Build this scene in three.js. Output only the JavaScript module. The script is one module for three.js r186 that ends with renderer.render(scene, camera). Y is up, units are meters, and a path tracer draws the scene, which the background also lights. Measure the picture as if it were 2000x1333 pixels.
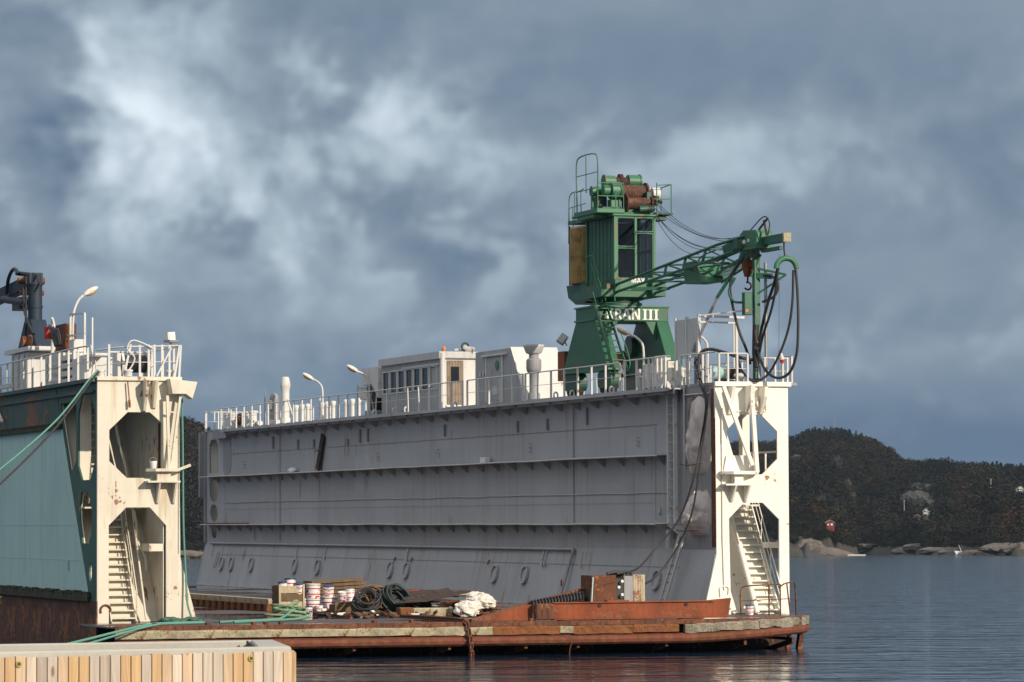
import * as THREE from 'three';
import { mergeGeometries } from 'three/addons/utils/BufferGeometryUtils.js';
import { ImprovedNoise } from 'three/addons/math/ImprovedNoise.js';
import { FontLoader } from 'three/addons/loaders/FontLoader.js';
import { TextGeometry } from 'three/addons/geometries/TextGeometry.js';

// ---------------------------------------------------------------- camera
const scene = new THREE.Scene();
const CAM_H = 3.53;
const camera = new THREE.PerspectiveCamera(10.578, 1024 / 682, 0.5, 9000);
camera.position.set(0, CAM_H, 0);
camera.rotation.set(0.055983, 0, -0.0055, 'XYZ');
const renderer = new THREE.WebGLRenderer({ antialias: true });
renderer.toneMapping = THREE.LinearToneMapping;
renderer.toneMappingExposure = 1.08;
renderer.shadowMap.enabled = true;

// ---------------------------------------------------------------- noise
let seed = 12345;
const rnd = () => { seed = (seed + 0x6d2b79f5) | 0; let t = Math.imul(seed ^ (seed >>> 15), 1 | seed); t = (t + Math.imul(t ^ (t >>> 7), 61 | t)) ^ t; return ((t ^ (t >>> 14)) >>> 0) / 4294967296; };
const rr = (a, b) => a + (b - a) * rnd();
const hash3 = (x, y, z) => { let h = Math.imul(x, 374761393) + Math.imul(y, 668265263) + Math.imul(z, 2147483647 ^ 0x5bd1e995); h = Math.imul(h ^ (h >>> 13), 1274126177); h ^= h >>> 16; return (h >>> 0) / 4294967296; };
const fade = (t) => t * t * t * (t * (t * 6 - 15) + 10);
const mix = (a, b, t) => a + (b - a) * t;
const clamp = (x, a = 0, b = 1) => (x < a ? a : x > b ? b : x);
const sstep = (a, b, x) => { const t = clamp((x - a) / (b - a)); return t * t * (3 - 2 * t); };
function vn3(x, y, z) {
  const xi = Math.floor(x), yi = Math.floor(y), zi = Math.floor(z), u = fade(x - xi), v = fade(y - yi), w = fade(z - zi);
  const a = mix(hash3(xi, yi, zi), hash3(xi + 1, yi, zi), u), b = mix(hash3(xi, yi + 1, zi), hash3(xi + 1, yi + 1, zi), u);
  const c = mix(hash3(xi, yi, zi + 1), hash3(xi + 1, yi, zi + 1), u), d = mix(hash3(xi, yi + 1, zi + 1), hash3(xi + 1, yi + 1, zi + 1), u);
  return mix(mix(a, b, v), mix(c, d, v), w);
}
function fbm3(x, y, z, o) { let s = 0, a = 0.5, n = 0; for (let i = 0; i < o; i++) { s += a * vn3(x, y, z); n += a; a *= 0.5; x = x * 2.03 + 17.1; y = y * 2.03 + 3.7; z = z * 2.03 + 9.2; } return s / n; }
const perlin = new ImprovedNoise();
function gf(x, y, z, o, gain = .55) { let s = 0, a = 1, n = 0; for (let i = 0; i < o; i++) { s += a * perlin.noise(x, y, z); n += a * a; a *= gain; const t = x * 1.62 - y * 1.18 + 11.3; y = x * 1.18 + y * 1.62 + 5.9; x = t; z = z * 2.01 + 7.7; } return .5 + .42 * s / Math.sqrt(n); }
const md = (a, n) => ((a % n) + n) % n;
function pn(x, y, px, py, s) {   // value noise that repeats every px, py cells
  const xi = Math.floor(x), yi = Math.floor(y), u = fade(x - xi), v = fade(y - yi);
  const x0 = md(xi, px), x1 = md(xi + 1, px), y0 = md(yi, py), y1 = md(yi + 1, py);
  return mix(mix(hash3(x0, y0, s), hash3(x1, y0, s), u), mix(hash3(x0, y1, s), hash3(x1, y1, s), u), v);
}
function pf(u, v, fx, fy, o, s) { let r = 0, a = 0.5, n = 0; for (let i = 0; i < o; i++) { r += a * pn(u * fx, v * fy, fx, fy, s + i); n += a; a *= 0.5; fx *= 2; fy *= 2; } return r / n; }

// ---------------------------------------------------------------- sky (clouds all round; equirectangular, linear)
{
  const Wd = 4096, Ht = 2048, data = new Float32Array(Wd * Ht * 4);
  // broad cloud masses (x, y, half-width, half-height, lift): bearing and height over the skyline in 1/7200 units
  const masses = [[250, 180, 210, 150, .30], [110, 320, 230, 110, .20], [520, 410, 300, 95, .26], [850, 275, 130, 55, .24], [180, 90, 160, 70, .10], [310, 270, 130, 60, .20], [400, 60, 120, 60, .08], [1430, 345, 330, 85, .17], [960, 335, 110, 60, .12], [1020, 600, 420, 120, .07], [700, 480, 260, 90, .12], [250, 440, 260, 80, .12], [1150, 430, 200, 80, .06], [1700, 690, 420, 30, .10],
    [620, 110, 200, 130, -.10], [1250, 150, 620, 130, -.09], [820, 450, 170, 95, -.16], [380, 420, 90, 45, -.16], [10, 240, 70, 90, -.20], [640, 305, 90, 45, -.10], [1920, 330, 160, 160, -.09], [140, 640, 260, 90, -.07], [1560, 430, 220, 60, -.05], [1500, 590, 500, 50, -.05]];
  const stops = [[0, .058, .122, .212], [.25, .118, .180, .264], [.45, .215, .282, .358], [.68, .42, .51, .59], [1, .77, .87, .95]];
  for (let r = 0; r < Ht; r++) {
    const el = ((r + .5) / Ht - .5) * Math.PI, se = Math.sin(el), ce = Math.cos(el);
    for (let c = 0; c < Wd; c++) {
      const o = (r * Wd + c) * 4;
      if (el < -0.01) { data[o] = .06; data[o + 1] = .09; data[o + 2] = .13; data[o + 3] = 1; continue; }
      const az = ((c + .5) / Wd - .5) * 2 * Math.PI, dx = ce * Math.cos(az), dz = ce * Math.sin(az);
      const X = dz < -0.2 ? 1000 + 7200 * dx / -dz : 99999, Y = 1070 - 7200 * Math.tan(Math.min(el, 1.2));
      // cloud sheet seen in perspective: wisps stretch flat towards the skyline
      const k = 1 / (Math.max(se, 0) + .10), oct = el > .35 ? 4 : 6;
      const wx = gf(dx * 9, se * 16, dz * 9, 3) - .5;
      const n1 = gf(dx * 13 + wx * .9, se * 21 + wx, dz * 13 - wx * .9, oct), n2 = fbm3(dx * k * 2.2 + 40, 3.3, dz * k * 2.2, 3), n3 = gf(dx * 31 + 7 + wx * 1.6, se * 44 + n1 * 2, dz * 31, oct, .62);
      const n4 = el < .35 ? gf(dx * 85 + wx * 5 + n3 * 2, se * 120, dz * 85, 4, .62) - .5 : 0;
      let b = .45 + (n1 - .5) * .62 + (n2 - .5) * .45 + (n3 - .5) * .26 + n4 * .08;
      if (X > -2600 && X < 4600 && Y > -900) {
        const q = sstep(-2600, -300, X) * sstep(4600, 2300, X) * sstep(-900, -150, Y);
        const ux = X + (n1 - .5) * 420 + (n3 - .5) * 300 + n4 * 120, uy = Y + (n2 - .5) * 130 + (n1 - .5) * 230 + (n3 - .5) * 190 + n4 * 60;
        const qu = mix(1.15, .55, sstep(500, 1300, X));
        let m = .46 + ((n1 - .5) * .18 + (n3 - .5) * .24 + n4 * .15) * qu;
        const rag = gf(dx * 26 + wx * 2 + 3, se * 34 + n3 * 1.2, dz * 26, 6, .66), pt = sstep(.30, .78, rag);
        for (const [mx, my, sx, sy, l] of masses) { const e = ((ux - mx) / sx) ** 2 + ((uy - my) / sy) ** 2; if (e < 9) m += l * Math.exp(-e * .8) * (l > 0 ? .32 + 1.0 * pt : 1.3 - .7 * pt); }
        b = mix(b, m, q);
      }
      b -= .38 * sstep(.064, .0, el); if (b > .66) b = .66 + (b - .66) * .62; b = clamp(b, .02, 1);
      let i = 1; while (i < 4 && b > stops[i][0]) i++;
      const A = stops[i - 1], B = stops[i], t = (b - A[0]) / (B[0] - A[0]), up = 1 + 2.3 * sstep(.2, 1, se), col = [1, 2, 3].map((j) => mix(A[j], B[j], t)), gr = (col[0] + col[1] + col[2]) / 3, hi = .8 * sstep(.16, .6, el);
      for (let j = 0; j < 3; j++) data[o + j] = mix(col[j], gr * [1.04, 1, .96][j], hi) * up;
      data[o + 3] = 1;
    }
  }
  const t = new THREE.DataTexture(data, Wd, Ht, THREE.RGBAFormat, THREE.FloatType);
  t.mapping = THREE.EquirectangularReflectionMapping; t.magFilter = t.minFilter = THREE.LinearFilter; t.needsUpdate = true;
  scene.background = t; scene.environment = t;
}
// ---------------------------------------------------------------- sun: low, behind the camera's right shoulder
const sun = new THREE.DirectionalLight(new THREE.Color().setRGB(1, .87, .70), 4.2);
const sunDir = new THREE.Vector3(.643, .37, .673).normalize();
sun.position.copy(sunDir).multiplyScalar(300).add(new THREE.Vector3(0, 0, -120)); sun.target.position.set(0, 0, -120);
sun.castShadow = true; sun.shadow.mapSize.set(4096, 4096); sun.shadow.radius = 1.2; sun.shadow.bias = -0.0005;
Object.assign(sun.shadow.camera, { left: -90, right: 90, top: 90, bottom: -90, near: 1, far: 700 });
sun.name = 'sun'; scene.add(sun, sun.target);

// ---------------------------------------------------------------- textures and materials
const enc = (c) => { c = clamp(c); return 255 * (c <= .0031308 ? 12.92 * c : 1.055 * Math.pow(c, 1 / 2.4) - .055); };
function tex(w, h, fn, srgb, rx, ry) {
  const d = new Uint8Array(w * h * 4);
  for (let y = 0, o = 0; y < h; y++) for (let x = 0; x < w; x++, o += 4) {
    const c = fn((x + .5) / w, (y + .5) / h);
    if (srgb) { d[o] = enc(c[0]); d[o + 1] = enc(c[1]); d[o + 2] = enc(c[2]); } else d[o] = d[o + 1] = d[o + 2] = clamp(c) * 255;
    d[o + 3] = 255;
  }
  const t = new THREE.DataTexture(d, w, h); t.wrapS = t.wrapT = THREE.RepeatWrapping; t.magFilter = THREE.LinearFilter; t.minFilter = THREE.LinearMipmapLinearFilter; t.generateMipmaps = true;
  if (srgb) t.colorSpace = THREE.SRGBColorSpace;
  t.repeat.set(rx, ry ?? rx); t.needsUpdate = true; return t;
}
const lerp3 = (a, b, t) => [mix(a[0], b[0], t), mix(a[1], b[1], t), mix(a[2], b[2], t)];
const RUST = [.17, .055, .02], RUSTL = [.30, .115, .04], DARK = [.03, .022, .018];
let texSeed = 1;
// weathered paint: base colour, drifts of tone, runs down the plate, rust breaking through in flecks
function paint(base, { rust = .1, runs = .3, tone = .12, dirt = .2, dirtCol = [.10, .085, .07], size = 512, metres = 5, rough = .6, metal = 0, bump = 0, rustCol = RUST, stain = 0 } = {}) {
  const s = (texSeed += 31);
  const fn = (u, v) => {
    const a = pf(u, v, 4, 4, 5, s) - .5, run = pf(u, v, 48, 3, 3, s + 7), cl = pf(u, v, 6, 5, 5, s + 13), fl = pf(u, v, 40, 40, 3, s + 19);
    let c = base.map((k) => k * (1 + tone * 2 * a + tone * .5 * (fl - .5)));
    c = lerp3(c, dirtCol, clamp(dirt * (sstep(.5, .8, run) * runs * 2 + sstep(.55, .85, cl))));
    if (stain) c = lerp3(c, [.40, .24, .10], stain * sstep(.60, .78, pf(u, v, 26, 2, 3, s + 51)) * sstep(.42, .62, pf(u, v, 5, 3, 3, s + 57)));
    const th = .73 - .62 * rust, e = sstep(th, th + .035, cl * .5 + fl * .3 + run * .2);
    return lerp3(c, lerp3(rustCol, RUSTL, fl * .6), rust > 0 ? e * .9 : 0);
  };
  const m = new THREE.MeshStandardMaterial({ color: 0xffffff, map: tex(size, size, fn, true, 1 / metres), roughness: rough, metalness: metal });
  if (bump) { m.bumpMap = tex(256, 256, (u, v) => pf(u, v, 24, 24, 4, s + 40), false, 1 / metres); m.bumpScale = bump; }
  return m;
}
const flat = (r, g, b, rough = .6, extra) => new THREE.MeshStandardMaterial({ color: new THREE.Color().setRGB(r, g, b), roughness: rough, ...extra });
const M = {};
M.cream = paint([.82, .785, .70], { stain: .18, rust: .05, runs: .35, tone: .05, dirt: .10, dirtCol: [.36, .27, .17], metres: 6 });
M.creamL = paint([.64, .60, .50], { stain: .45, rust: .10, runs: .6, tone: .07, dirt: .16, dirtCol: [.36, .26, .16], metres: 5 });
M.teal = paint([.44, .63, .585], { rust: .0, runs: .8, tone: .10, dirt: .22, dirtCol: [.31, .46, .43], metres: 9, rough: .55 });
M.green = paint([.035, .10, .075], { rust: .10, runs: .5, tone: .2, dirt: .2, metres: 4 });
M.greenRust = paint([.035, .085, .065], { rust: .26, runs: .9, tone: .25, dirt: .45, dirtCol: [.055, .03, .02], metres: 7 });
M.crane = paint([.020, .108, .054], { rust: .13, runs: .5, tone: .16, dirt: .16, dirtCol: [.02, .04, .025], metres: 3, rough: .5 });
M.craneL = paint([.036, .155, .080], { rust: .11, runs: .4, tone: .16, dirt: .1, metres: 2, rough: .5 });
M.craneD = paint([.014, .068, .042], { rust: .06, runs: .4, tone: .2, dirt: .2, metres: 3, rough: .5 });
M.jib = paint([.008, .095, .055], { rust: .05, runs: .2, tone: .2, dirt: .2, metres: 2, rough: .45 });
M.yellow = paint([.27, .18, .045], { rust: .26, runs: .1, tone: .5, dirt: .8, dirtCol: [.10, .05, .02], metres: 2.2 });
M.white = paint([.60, .59, .565], { rust: .05, runs: .3, tone: .06, dirt: .12, metres: 3 });
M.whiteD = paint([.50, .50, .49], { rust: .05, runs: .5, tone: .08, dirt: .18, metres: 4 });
M.shadeGrey = paint([.33, .335, .34], { rust: .03, runs: .5, tone: .08, dirt: .15, metres: 3 });  // white deckhouse paint darkened for the sides turned from the sun
M.greyP = paint([.27, .275, .29], { rust: .05, runs: .6, tone: .10, dirt: .2, metres: 5 });
M.rust = paint([.12, .043, .02], { rust: .27, runs: .8, tone: .4, dirt: .6, dirtCol: [.05, .022, .014], metres: 3, rough: .85, bump: .012, rustCol: [.26, .085, .03] });
M.rustD = paint([.045, .02, .013], { rust: .10, runs: 1, tone: .5, dirt: .7, dirtCol: [.02, .012, .009], metres: 4, rough: .85, bump: .01, rustCol: [.12, .04, .016] });
M.hull = paint([.10, .036, .018], { rust: .24, runs: 1, tone: .5, dirt: .8, dirtCol: [.028, .016, .012], metres: 4.4, rough: .85, bump: .01, rustCol: [.17, .06, .022] });
M.rustO = paint([.215, .048, .014], { rust: .32, runs: .25, tone: .42, dirt: .7, dirtCol: [.085, .03, .014], metres: 2.5, rough: .8, bump: .006, rustCol: [.15, .045, .02] });
M.band = paint([.17, .047, .027], { rust: .38, runs: 1, tone: .5, dirt: .9, dirtCol: [.11, .035, .018], metres: 6, rough: .85, bump: .03, rustCol: [.075, .022, .012] });
M.oxide = paint([.06, .028, .018], { rust: .24, runs: .2, tone: .5, dirt: .6, dirtCol: [.02, .016, .013], metres: 1.2, rough: .8, rustCol: [.14, .045, .018] });
M.oldCream = paint([.42, .36, .26], { rust: .26, runs: .6, tone: .3, dirt: .5, dirtCol: [.2, .13, .07], metres: 1.4, rough: .8 });
M.moss = paint([.05, .05, .025], { rust: .05, runs: .6, tone: .6, dirt: .6, dirtCol: [.02, .018, .012], metres: 2, rough: .95, bump: .03 });
M.black = flat(.018, .018, .02, .55);
M.rubber = flat(.028, .026, .026, .6);
M.steel = paint([.30, .31, .32], { rust: .08, runs: .2, tone: .1, dirt: .3, metres: 1.5, rough: .45, metal: .4 });
M.blue = paint([.010, .024, .044], { rust: .05, runs: .2, tone: .25, dirt: .35, dirtCol: [.02, .02, .022], metres: 2, rough: .65 });
M.glass = new THREE.MeshStandardMaterial({ color: new THREE.Color().setRGB(.015, .02, .025), roughness: .06 });
M.glassC = new THREE.MeshPhysicalMaterial({ color: new THREE.Color().setRGB(.45, .5, .52), roughness: .03, transmission: 1, thickness: 0, ior: 1.5 });
M.lens = flat(.45, .27, .08, .25);
M.letter = paint([.78, .77, .72], { rust: .12, rustCol: [.03, .12, .06], tone: .05, dirt: .1, metres: 1.5 });
M.orange = flat(.65, .16, .03, .5); M.red = flat(.42, .03, .025, .5);
M.canW = flat(.72, .72, .70, .45); M.navy = flat(.02, .035, .10, .45);
M.cloth = paint([.70, .66, .60], { rust: .03, tone: .12, dirt: .3, metres: 1.2, rough: .95 });
M.tarp = paint([.58, .51, .475], { rust: .0, runs: .6, tone: .15, dirt: .25, dirtCol: [.26, .20, .18], metres: 2, rough: .7 });
M.deck = (() => {
  const s = 900, map = tex(1024, 1024, (u, v) => { const a = pf(u, v, 6, 6, 6, s), f = pf(u, v, 60, 60, 3, s + 9); return lerp3(lerp3([.045, .028, .030], [.085, .055, .05], a), [.13, .05, .025], sstep(.6, .75, a * .6 + f * .4) * .7); }, true, 1 / 14);
  const r = tex(512, 512, (u, v) => { const a = pf(u, v, 5, 5, 4, s + 3); return mix(.05, .6, sstep(.40, .53, a)); }, false, 1 / 14);
  return new THREE.MeshStandardMaterial({ map, roughnessMap: r, roughness: 1, bumpMap: tex(512, 512, (u, v) => { const a = pf(u, v, 5, 5, 4, s + 3); return .4 + sstep(.40, .53, a) * (.25 + .35 * pf(u, v, 50, 50, 3, s + 5)); }, false, 1 / 14), bumpScale: .008 });
})();
M.concrete = (() => { const s = 1500; return new THREE.MeshStandardMaterial({ map: tex(512, 512, (u, v) => { const a = pf(u, v, 5, 5, 6, s), f = pf(u, v, 90, 90, 2, s + 4); return lerp3([.33, .32, .28], [.45, .44, .40], a * .7 + f * .3); }, true, .5), roughness: .9 }); })();
function wood(a, b, s, metres = 1.4, knots = true, rough = .8) {   // grain runs along v
  return new THREE.MeshStandardMaterial({ roughness: rough, map: tex(256, 512, (u, v) => {
    const wv = pf(u, v, 3, 2, 3, s) * .25, g = pf(u + wv, v, 26, 2, 4, s + 2), ln = pf(u + wv, v, 64, 3, 2, s + 6), p = pf(u, v, 3, 3, 4, s + 9);
    let c = lerp3(a, b, clamp(g * .9 + (p - .5) * .8));
    c = c.map((k) => k * (.82 + .36 * ln));
    if (knots) { const kx = (u * 3) % 1 - .5, ky = ((v * 2 + hash3(Math.floor(u * 3), 1, s)) % 1) - .5, d = Math.hypot(kx * .47, ky * .5); c = lerp3(c, [.16, .075, .03], sstep(.034, .018, d) * .8); }
    return c;
  }, true, 1 / metres) });
}
const slatWoods = [[[.40, .28, .18], [.52, .39, .27]], [[.33, .28, .235], [.46, .40, .34]], [[.45, .37, .29], [.57, .49, .40]], [[.27, .215, .18], [.41, .34, .28]], [[.40, .255, .13], [.52, .36, .20]], [[.39, .33, .27], [.50, .435, .36]], [[.46, .33, .22], [.54, .41, .28]]].map(([a, b], i) => wood(a, b, 3000 + 40 * i));
M.timberPale = paint([.33, .29, .195], { rust: .25, runs: 0, tone: .6, dirt: 1, dirtCol: [.12, .09, .04], metres: 2.2, rough: .95, bump: .03, rustCol: [.10, .06, .03] });
M.timberRust = paint([.19, .075, .028], { rust: .3, runs: .2, tone: .4, dirt: .5, dirtCol: [.07, .03, .015], metres: 2.2, rough: .95, bump: .03 });
M.timberRot = paint([.24, .215, .17], { rust: .22, runs: 0, tone: .6, dirt: .9, dirtCol: [.045, .03, .02], metres: 1.1, rough: .98, bump: .05, rustCol: [.08, .035, .018] });
M.plank = wood([.10, .062, .036], [.19, .125, .075], 3601, 1.5, false, .9);
M.plankPale = wood([.34, .27, .18], [.48, .40, .28], 3651, 1.5, false, .9);
M.doorWood = wood([.17, .12, .085], [.31, .245, .19], 3701, .9, false, .85);
M.hose = flat(.022, .035, .032, .5); M.hoseOrange = paint([.20, .10, .025], { rust: .05, tone: .3, dirt: .5, dirtCol: [.05, .03, .015], metres: 1, rough: .8 });
M.rope = new THREE.MeshStandardMaterial({ roughness: .9, map: tex(64, 128, (u, v) => { const k = ((u * 2 + v * 4) % 1), f = pf(u, v, 16, 16, 2, 77); return lerp3([.05, .15, .12], [.13, .32, .26], sstep(.0, .3, Math.abs(k - .5)) * .7 + f * .3); }, true, 1) });
M.ropeDirty = new THREE.MeshStandardMaterial({ roughness: .95, map: tex(64, 128, (u, v) => { const k = ((u * 2 + v * 4) % 1), f = pf(u, v, 8, 8, 3, 78); return lerp3(lerp3([.10, .26, .17], [.24, .48, .36], Math.abs(k - .5) * 2), [.22, .15, .05], sstep(.45, .65, f)); }, true, 1) });

// ---------------------------------------------------------------- geometry helpers
const V = (x, y, z) => new THREE.Vector3(x, y, z);
const mtx = new THREE.Matrix4();
const flatG = (g) => (g.index ? g.toNonIndexed() : g);
function box(cx, cy, cz, sx, sy, sz, rx = 0, ry = 0, rz = 0) {
  const g = new THREE.BoxGeometry(sx, sy, sz); if (rx || ry || rz) g.applyMatrix4(mtx.makeRotationFromEuler(new THREE.Euler(rx, ry, rz))); g.translate(cx, cy, cz); return g;
}
const bx = (x0, x1, y0, y1, z0, z1) => box((x0 + x1) / 2, (y0 + y1) / 2, (z0 + z1) / 2, Math.abs(x1 - x0), Math.abs(y1 - y0), Math.abs(z1 - z0));
// box with small chamfers on its upright and level edges
function cbox(x0, x1, y0, y1, z0, z1, c = .02) {
  const sh = new THREE.Shape(), w = x1 - x0 - 2 * c, h = y1 - y0 - 2 * c; sh.moveTo(0, 0); sh.lineTo(w, 0); sh.lineTo(w, h); sh.lineTo(0, h); sh.closePath();
  const g = new THREE.ExtrudeGeometry(sh, { depth: z1 - z0 - 2 * c, bevelThickness: c, bevelSize: c, bevelSegments: 1 }); g.translate(x0 + c, y0 + c, z0 + c); return g;
}
function cyl(p, q, r, r2 = r, n = 10, open = false) {
  const a = V(...p), b = V(...q), d = b.clone().sub(a), l = d.length(), g = new THREE.CylinderGeometry(r2, r, l, n, 1, open);
  g.applyQuaternion(new THREE.Quaternion().setFromUnitVectors(V(0, 1, 0), d.normalize())); g.translate((p[0] + q[0]) / 2, (p[1] + q[1]) / 2, (p[2] + q[2]) / 2); return g;
}
function beam(p, q, w, h, up = [0, 1, 0]) {   // rectangular bar: w across, h along up
  const a = V(...p), b = V(...q), d = b.clone().sub(a), l = d.length(); d.normalize();
  const U = V(...up); if (Math.abs(U.clone().normalize().dot(d)) > .995) U.set(Math.abs(d.x) > .9 ? 0 : 1, 0, Math.abs(d.x) > .9 ? 1 : 0);
  const s = d.clone().cross(U).normalize(), u = s.clone().cross(d), g = new THREE.BoxGeometry(w, h, l);
  g.applyMatrix4(new THREE.Matrix4().makeBasis(s, u, d.negate())); g.translate((p[0] + q[0]) / 2, (p[1] + q[1]) / 2, (p[2] + q[2]) / 2); return g;
}
function tube(pts, r, n = 24, m = 7, closed = false) {
  const g = new THREE.TubeGeometry(new THREE.CatmullRomCurve3(pts.map((p) => V(...p)), closed, 'centripetal'), n, r, m, closed);
  return g;
}
function poly(pts, holes = []) {
  const sh = new THREE.Shape(pts.map((p) => new THREE.Vector2(...p)));
  for (const h of holes) sh.holes.push(new THREE.Path(h.map((p) => new THREE.Vector2(...p))));
  return sh;
}
const ext = (pts, holes, t, bevel) => new THREE.ExtrudeGeometry(poly(pts, holes), bevel ? { depth: t - 2 * bevel, bevelThickness: bevel, bevelSize: bevel, bevelOffset: -bevel, bevelSegments: 1 } : { depth: t, bevelEnabled: false });
const plateZ = (pts, holes, z0, t, b) => { const g = ext(pts, holes, t, b); g.translate(0, 0, z0 + (b || 0)); return g; };
const plateX = (pts, holes, xMax, t, b) => { const g = ext(pts, holes, t, b); g.applyMatrix4(new THREE.Matrix4().makeBasis(V(0, 0, 1), V(0, 1, 0), V(-1, 0, 0))); g.translate(xMax - (b || 0), 0, 0); return g; };
const plateY = (pts, holes, yTop, t, b) => { const g = ext(pts, holes, t, b); g.applyMatrix4(new THREE.Matrix4().makeBasis(V(1, 0, 0), V(0, 0, 1), V(0, -1, 0))); g.translate(0, yTop - (b || 0), 0); return g; };
function lathe(pts, cx, cy, cz, n = 20) { const g = new THREE.LatheGeometry(pts.map((p) => new THREE.Vector2(...p)), n); g.translate(cx, cy, cz); return g; }
function oval(cx, cy, rx, ry, n = 16) { return Array.from({ length: n }, (_, i) => [cx + rx * Math.cos(i / n * 2 * Math.PI), cy + ry * Math.sin(i / n * 2 * Math.PI)]); }
function rrect(x0, x1, y0, y1, r, n = 4) { const o = []; for (const [cx, cy, a] of [[x1 - r, y0 + r, -.5], [x1 - r, y1 - r, 0], [x0 + r, y1 - r, .5], [x0 + r, y0 + r, 1]]) for (let i = 0; i <= n; i++) { const t = (a + i / n * .5) * Math.PI; o.push([cx + r * Math.cos(t), cy + r * Math.sin(t)]); } return o; }
function metreUV(g) {   // uv in metres from the face's own axis, height always along v
  const p = g.attributes.position, n = p.count, uv = new Float32Array(n * 2);
  const a = V(), b = V(), c = V(), e = V(), f = V();
  for (let i = 0; i < n; i += 3) {
    a.fromBufferAttribute(p, i); b.fromBufferAttribute(p, i + 1); c.fromBufferAttribute(p, i + 2);
    e.subVectors(b, a); f.subVectors(c, a); e.cross(f);
    const x = Math.abs(e.x), y = Math.abs(e.y), z = Math.abs(e.z);
    [a, b, c].forEach((q, k) => { const j = (i + k) * 2; if (y > x && y > z) { uv[j] = q.x; uv[j + 1] = q.z; } else if (x > z) { uv[j] = q.z; uv[j + 1] = q.y; } else { uv[j] = q.x; uv[j + 1] = q.y; } });
  }
  g.setAttribute('uv', new THREE.BufferAttribute(uv, 2)); return g;
}
function join(gs) {
  gs = [].concat(gs).map((g) => { g = flatG(g); for (const k of Object.keys(g.attributes)) if (!['position', 'normal', 'uv'].includes(k)) g.deleteAttribute(k); return g; });
  return gs.length > 1 ? mergeGeometries(gs) : gs[0];
}
function part(name, gs, m, parent, keepUV = false) {
  const g = join(gs); if (!keepUV) metreUV(g);
  const o = new THREE.Mesh(g, m); o.name = name; o.castShadow = o.receiveShadow = true; parent.add(o); return o;
}
const used = new Map(), dockThings = [];
function numbered(n) { const k = used.get(n) ?? 0; used.set(n, k + 1); return k ? n + '_' + String(k).padStart(3, '0') : n; }
function thing(name, label, category, at = [0, 0, 0], group, onDock = true) {
  const o = new THREE.Group(); o.name = numbered(name); o.position.set(...at); o.userData = { label, category }; if (group) o.userData.group = group;
  scene.add(o); if (onDock) dockThings.push(o); return o;
}
function copyOf(src, label, at, turn = 0) { const o = src.clone(); o.name = numbered(src.name.replace(/_\d{3}$/, '')); o.userData = { ...src.userData, label }; o.position.set(...at); o.rotation.set(0, turn, 0); scene.add(o); dockThings.push(o); return o; }
function structure(name, gs, m, label, keepUV) { const o = part(name, gs, m, scene, keepUV); o.userData = { kind: 'structure', label, category: name.replace(/_/g, ' ') }; return o; }
// ================================================================ the floating dock (built level in its own frame; set afloat with its trim at the end)
// x across from the near wing's outer side, y up from the pontoon deck, -z along the dock away from the viewer
const H = 8.1, W = 24.85, w = 2.77, XR = 22.08, L = 69.5, K = 2.25, FL = .53;
const dock = thing('floating_dock', 'long floating dock with grey inner wall, cream end towers and rusty end platform', 'floating dock');
// own map for the long grey wall: plate tone, run marks, patches of rust and scuffs
M.wall = (() => {
  const s = 5200, fn = (u, v) => {
    const plate = hash3(Math.floor(u * 23), Math.floor(v * 5 + .15), 3), a = pf(u, v, 14, 3, 5, s), run = pf(u, v, 420, 2, 3, s + 5), big = pf(u, v, 60, 2, 3, s + 11), f = pf(u, v, 300, 40, 2, s + 17), r = pf(u, v, 70, 5, 4, s + 23);
    let c = [.385, .392, .408].map((k) => k * (.96 + .07 * plate + .22 * (a - .5) + .05 * (f - .5)));
    c = lerp3(c, [.25, .232, .22], sstep(.52, .85, run) * .40 * sstep(.35, .7, big) + .22 * sstep(.5, .75, big * .6 + a * .4));
    c = lerp3(c, [.44, .44, .45], sstep(.6, .8, pf(u, v, 90, 2, 3, s + 31)) * .25);
    const y = v * 8.25, thin = sstep(.66, .80, pf(u, v, 520, 1, 2, s + 61)), lot = sstep(.50, .66, pf(u, v, 34, 1, 2, s + 67));
    for (const ly of [7.9, 5.63, 3.14, 2.1]) if (y < ly) c = lerp3(c, [.19, .115, .065], .5 * thin * lot * Math.exp(-(ly - y) / (.25 + .9 * pf(u, 0, 200, 1, 1, s + 71))));
    return lerp3(c, [.20, .115, .06], sstep(.70, .80, r * .75 + run * .25) * .55);
  };
  return new THREE.MeshStandardMaterial({ map: tex(2048, 512, fn, true, 1 / 70.4, 1 / 8.25), roughness: .62, bumpMap: tex(2048, 256, (u, v) => .5 + .22 * Math.cos(u * 2 * Math.PI * 88) * (.4 + pf(u, v, 40, 4, 2, s + 80)) + .5 * (pf(u, v, 60, 8, 3, s + 83) - .5), false, 1 / 70.4, 1 / 8.25), bumpScale: .022 });
})();
M.sill = M.wall.clone(); 

// ---- pontoon
{
  const p = part('pontoon', [bx(.02, W, -2.4, -.03, -L, 0)], M.rustD, dock);
  part('hull_side', [plateX([[-L, -2.4], [0, -2.4], [0, .72], [-L, .72]], [], .02, .05)], M.hull, dock);
  part('rubbing_strake', [bx(-.12, .02, .70, .99, -L, -.9), ...Array.from({ length: 60 }, (_, i) => box(-.08 + rr(-.02, .02), .985 + rr(-.02, .03), -1.2 - i * .55, .14, .07, rr(.2, .5), 0, 0, rr(-.2, .2)))], M.moss, dock);
  part('deck_plating', [plateY([[w, -L], [XR, -L], [XR, .02], [w, .02]], [], .0, .03)], M.deck, dock);
}
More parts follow.
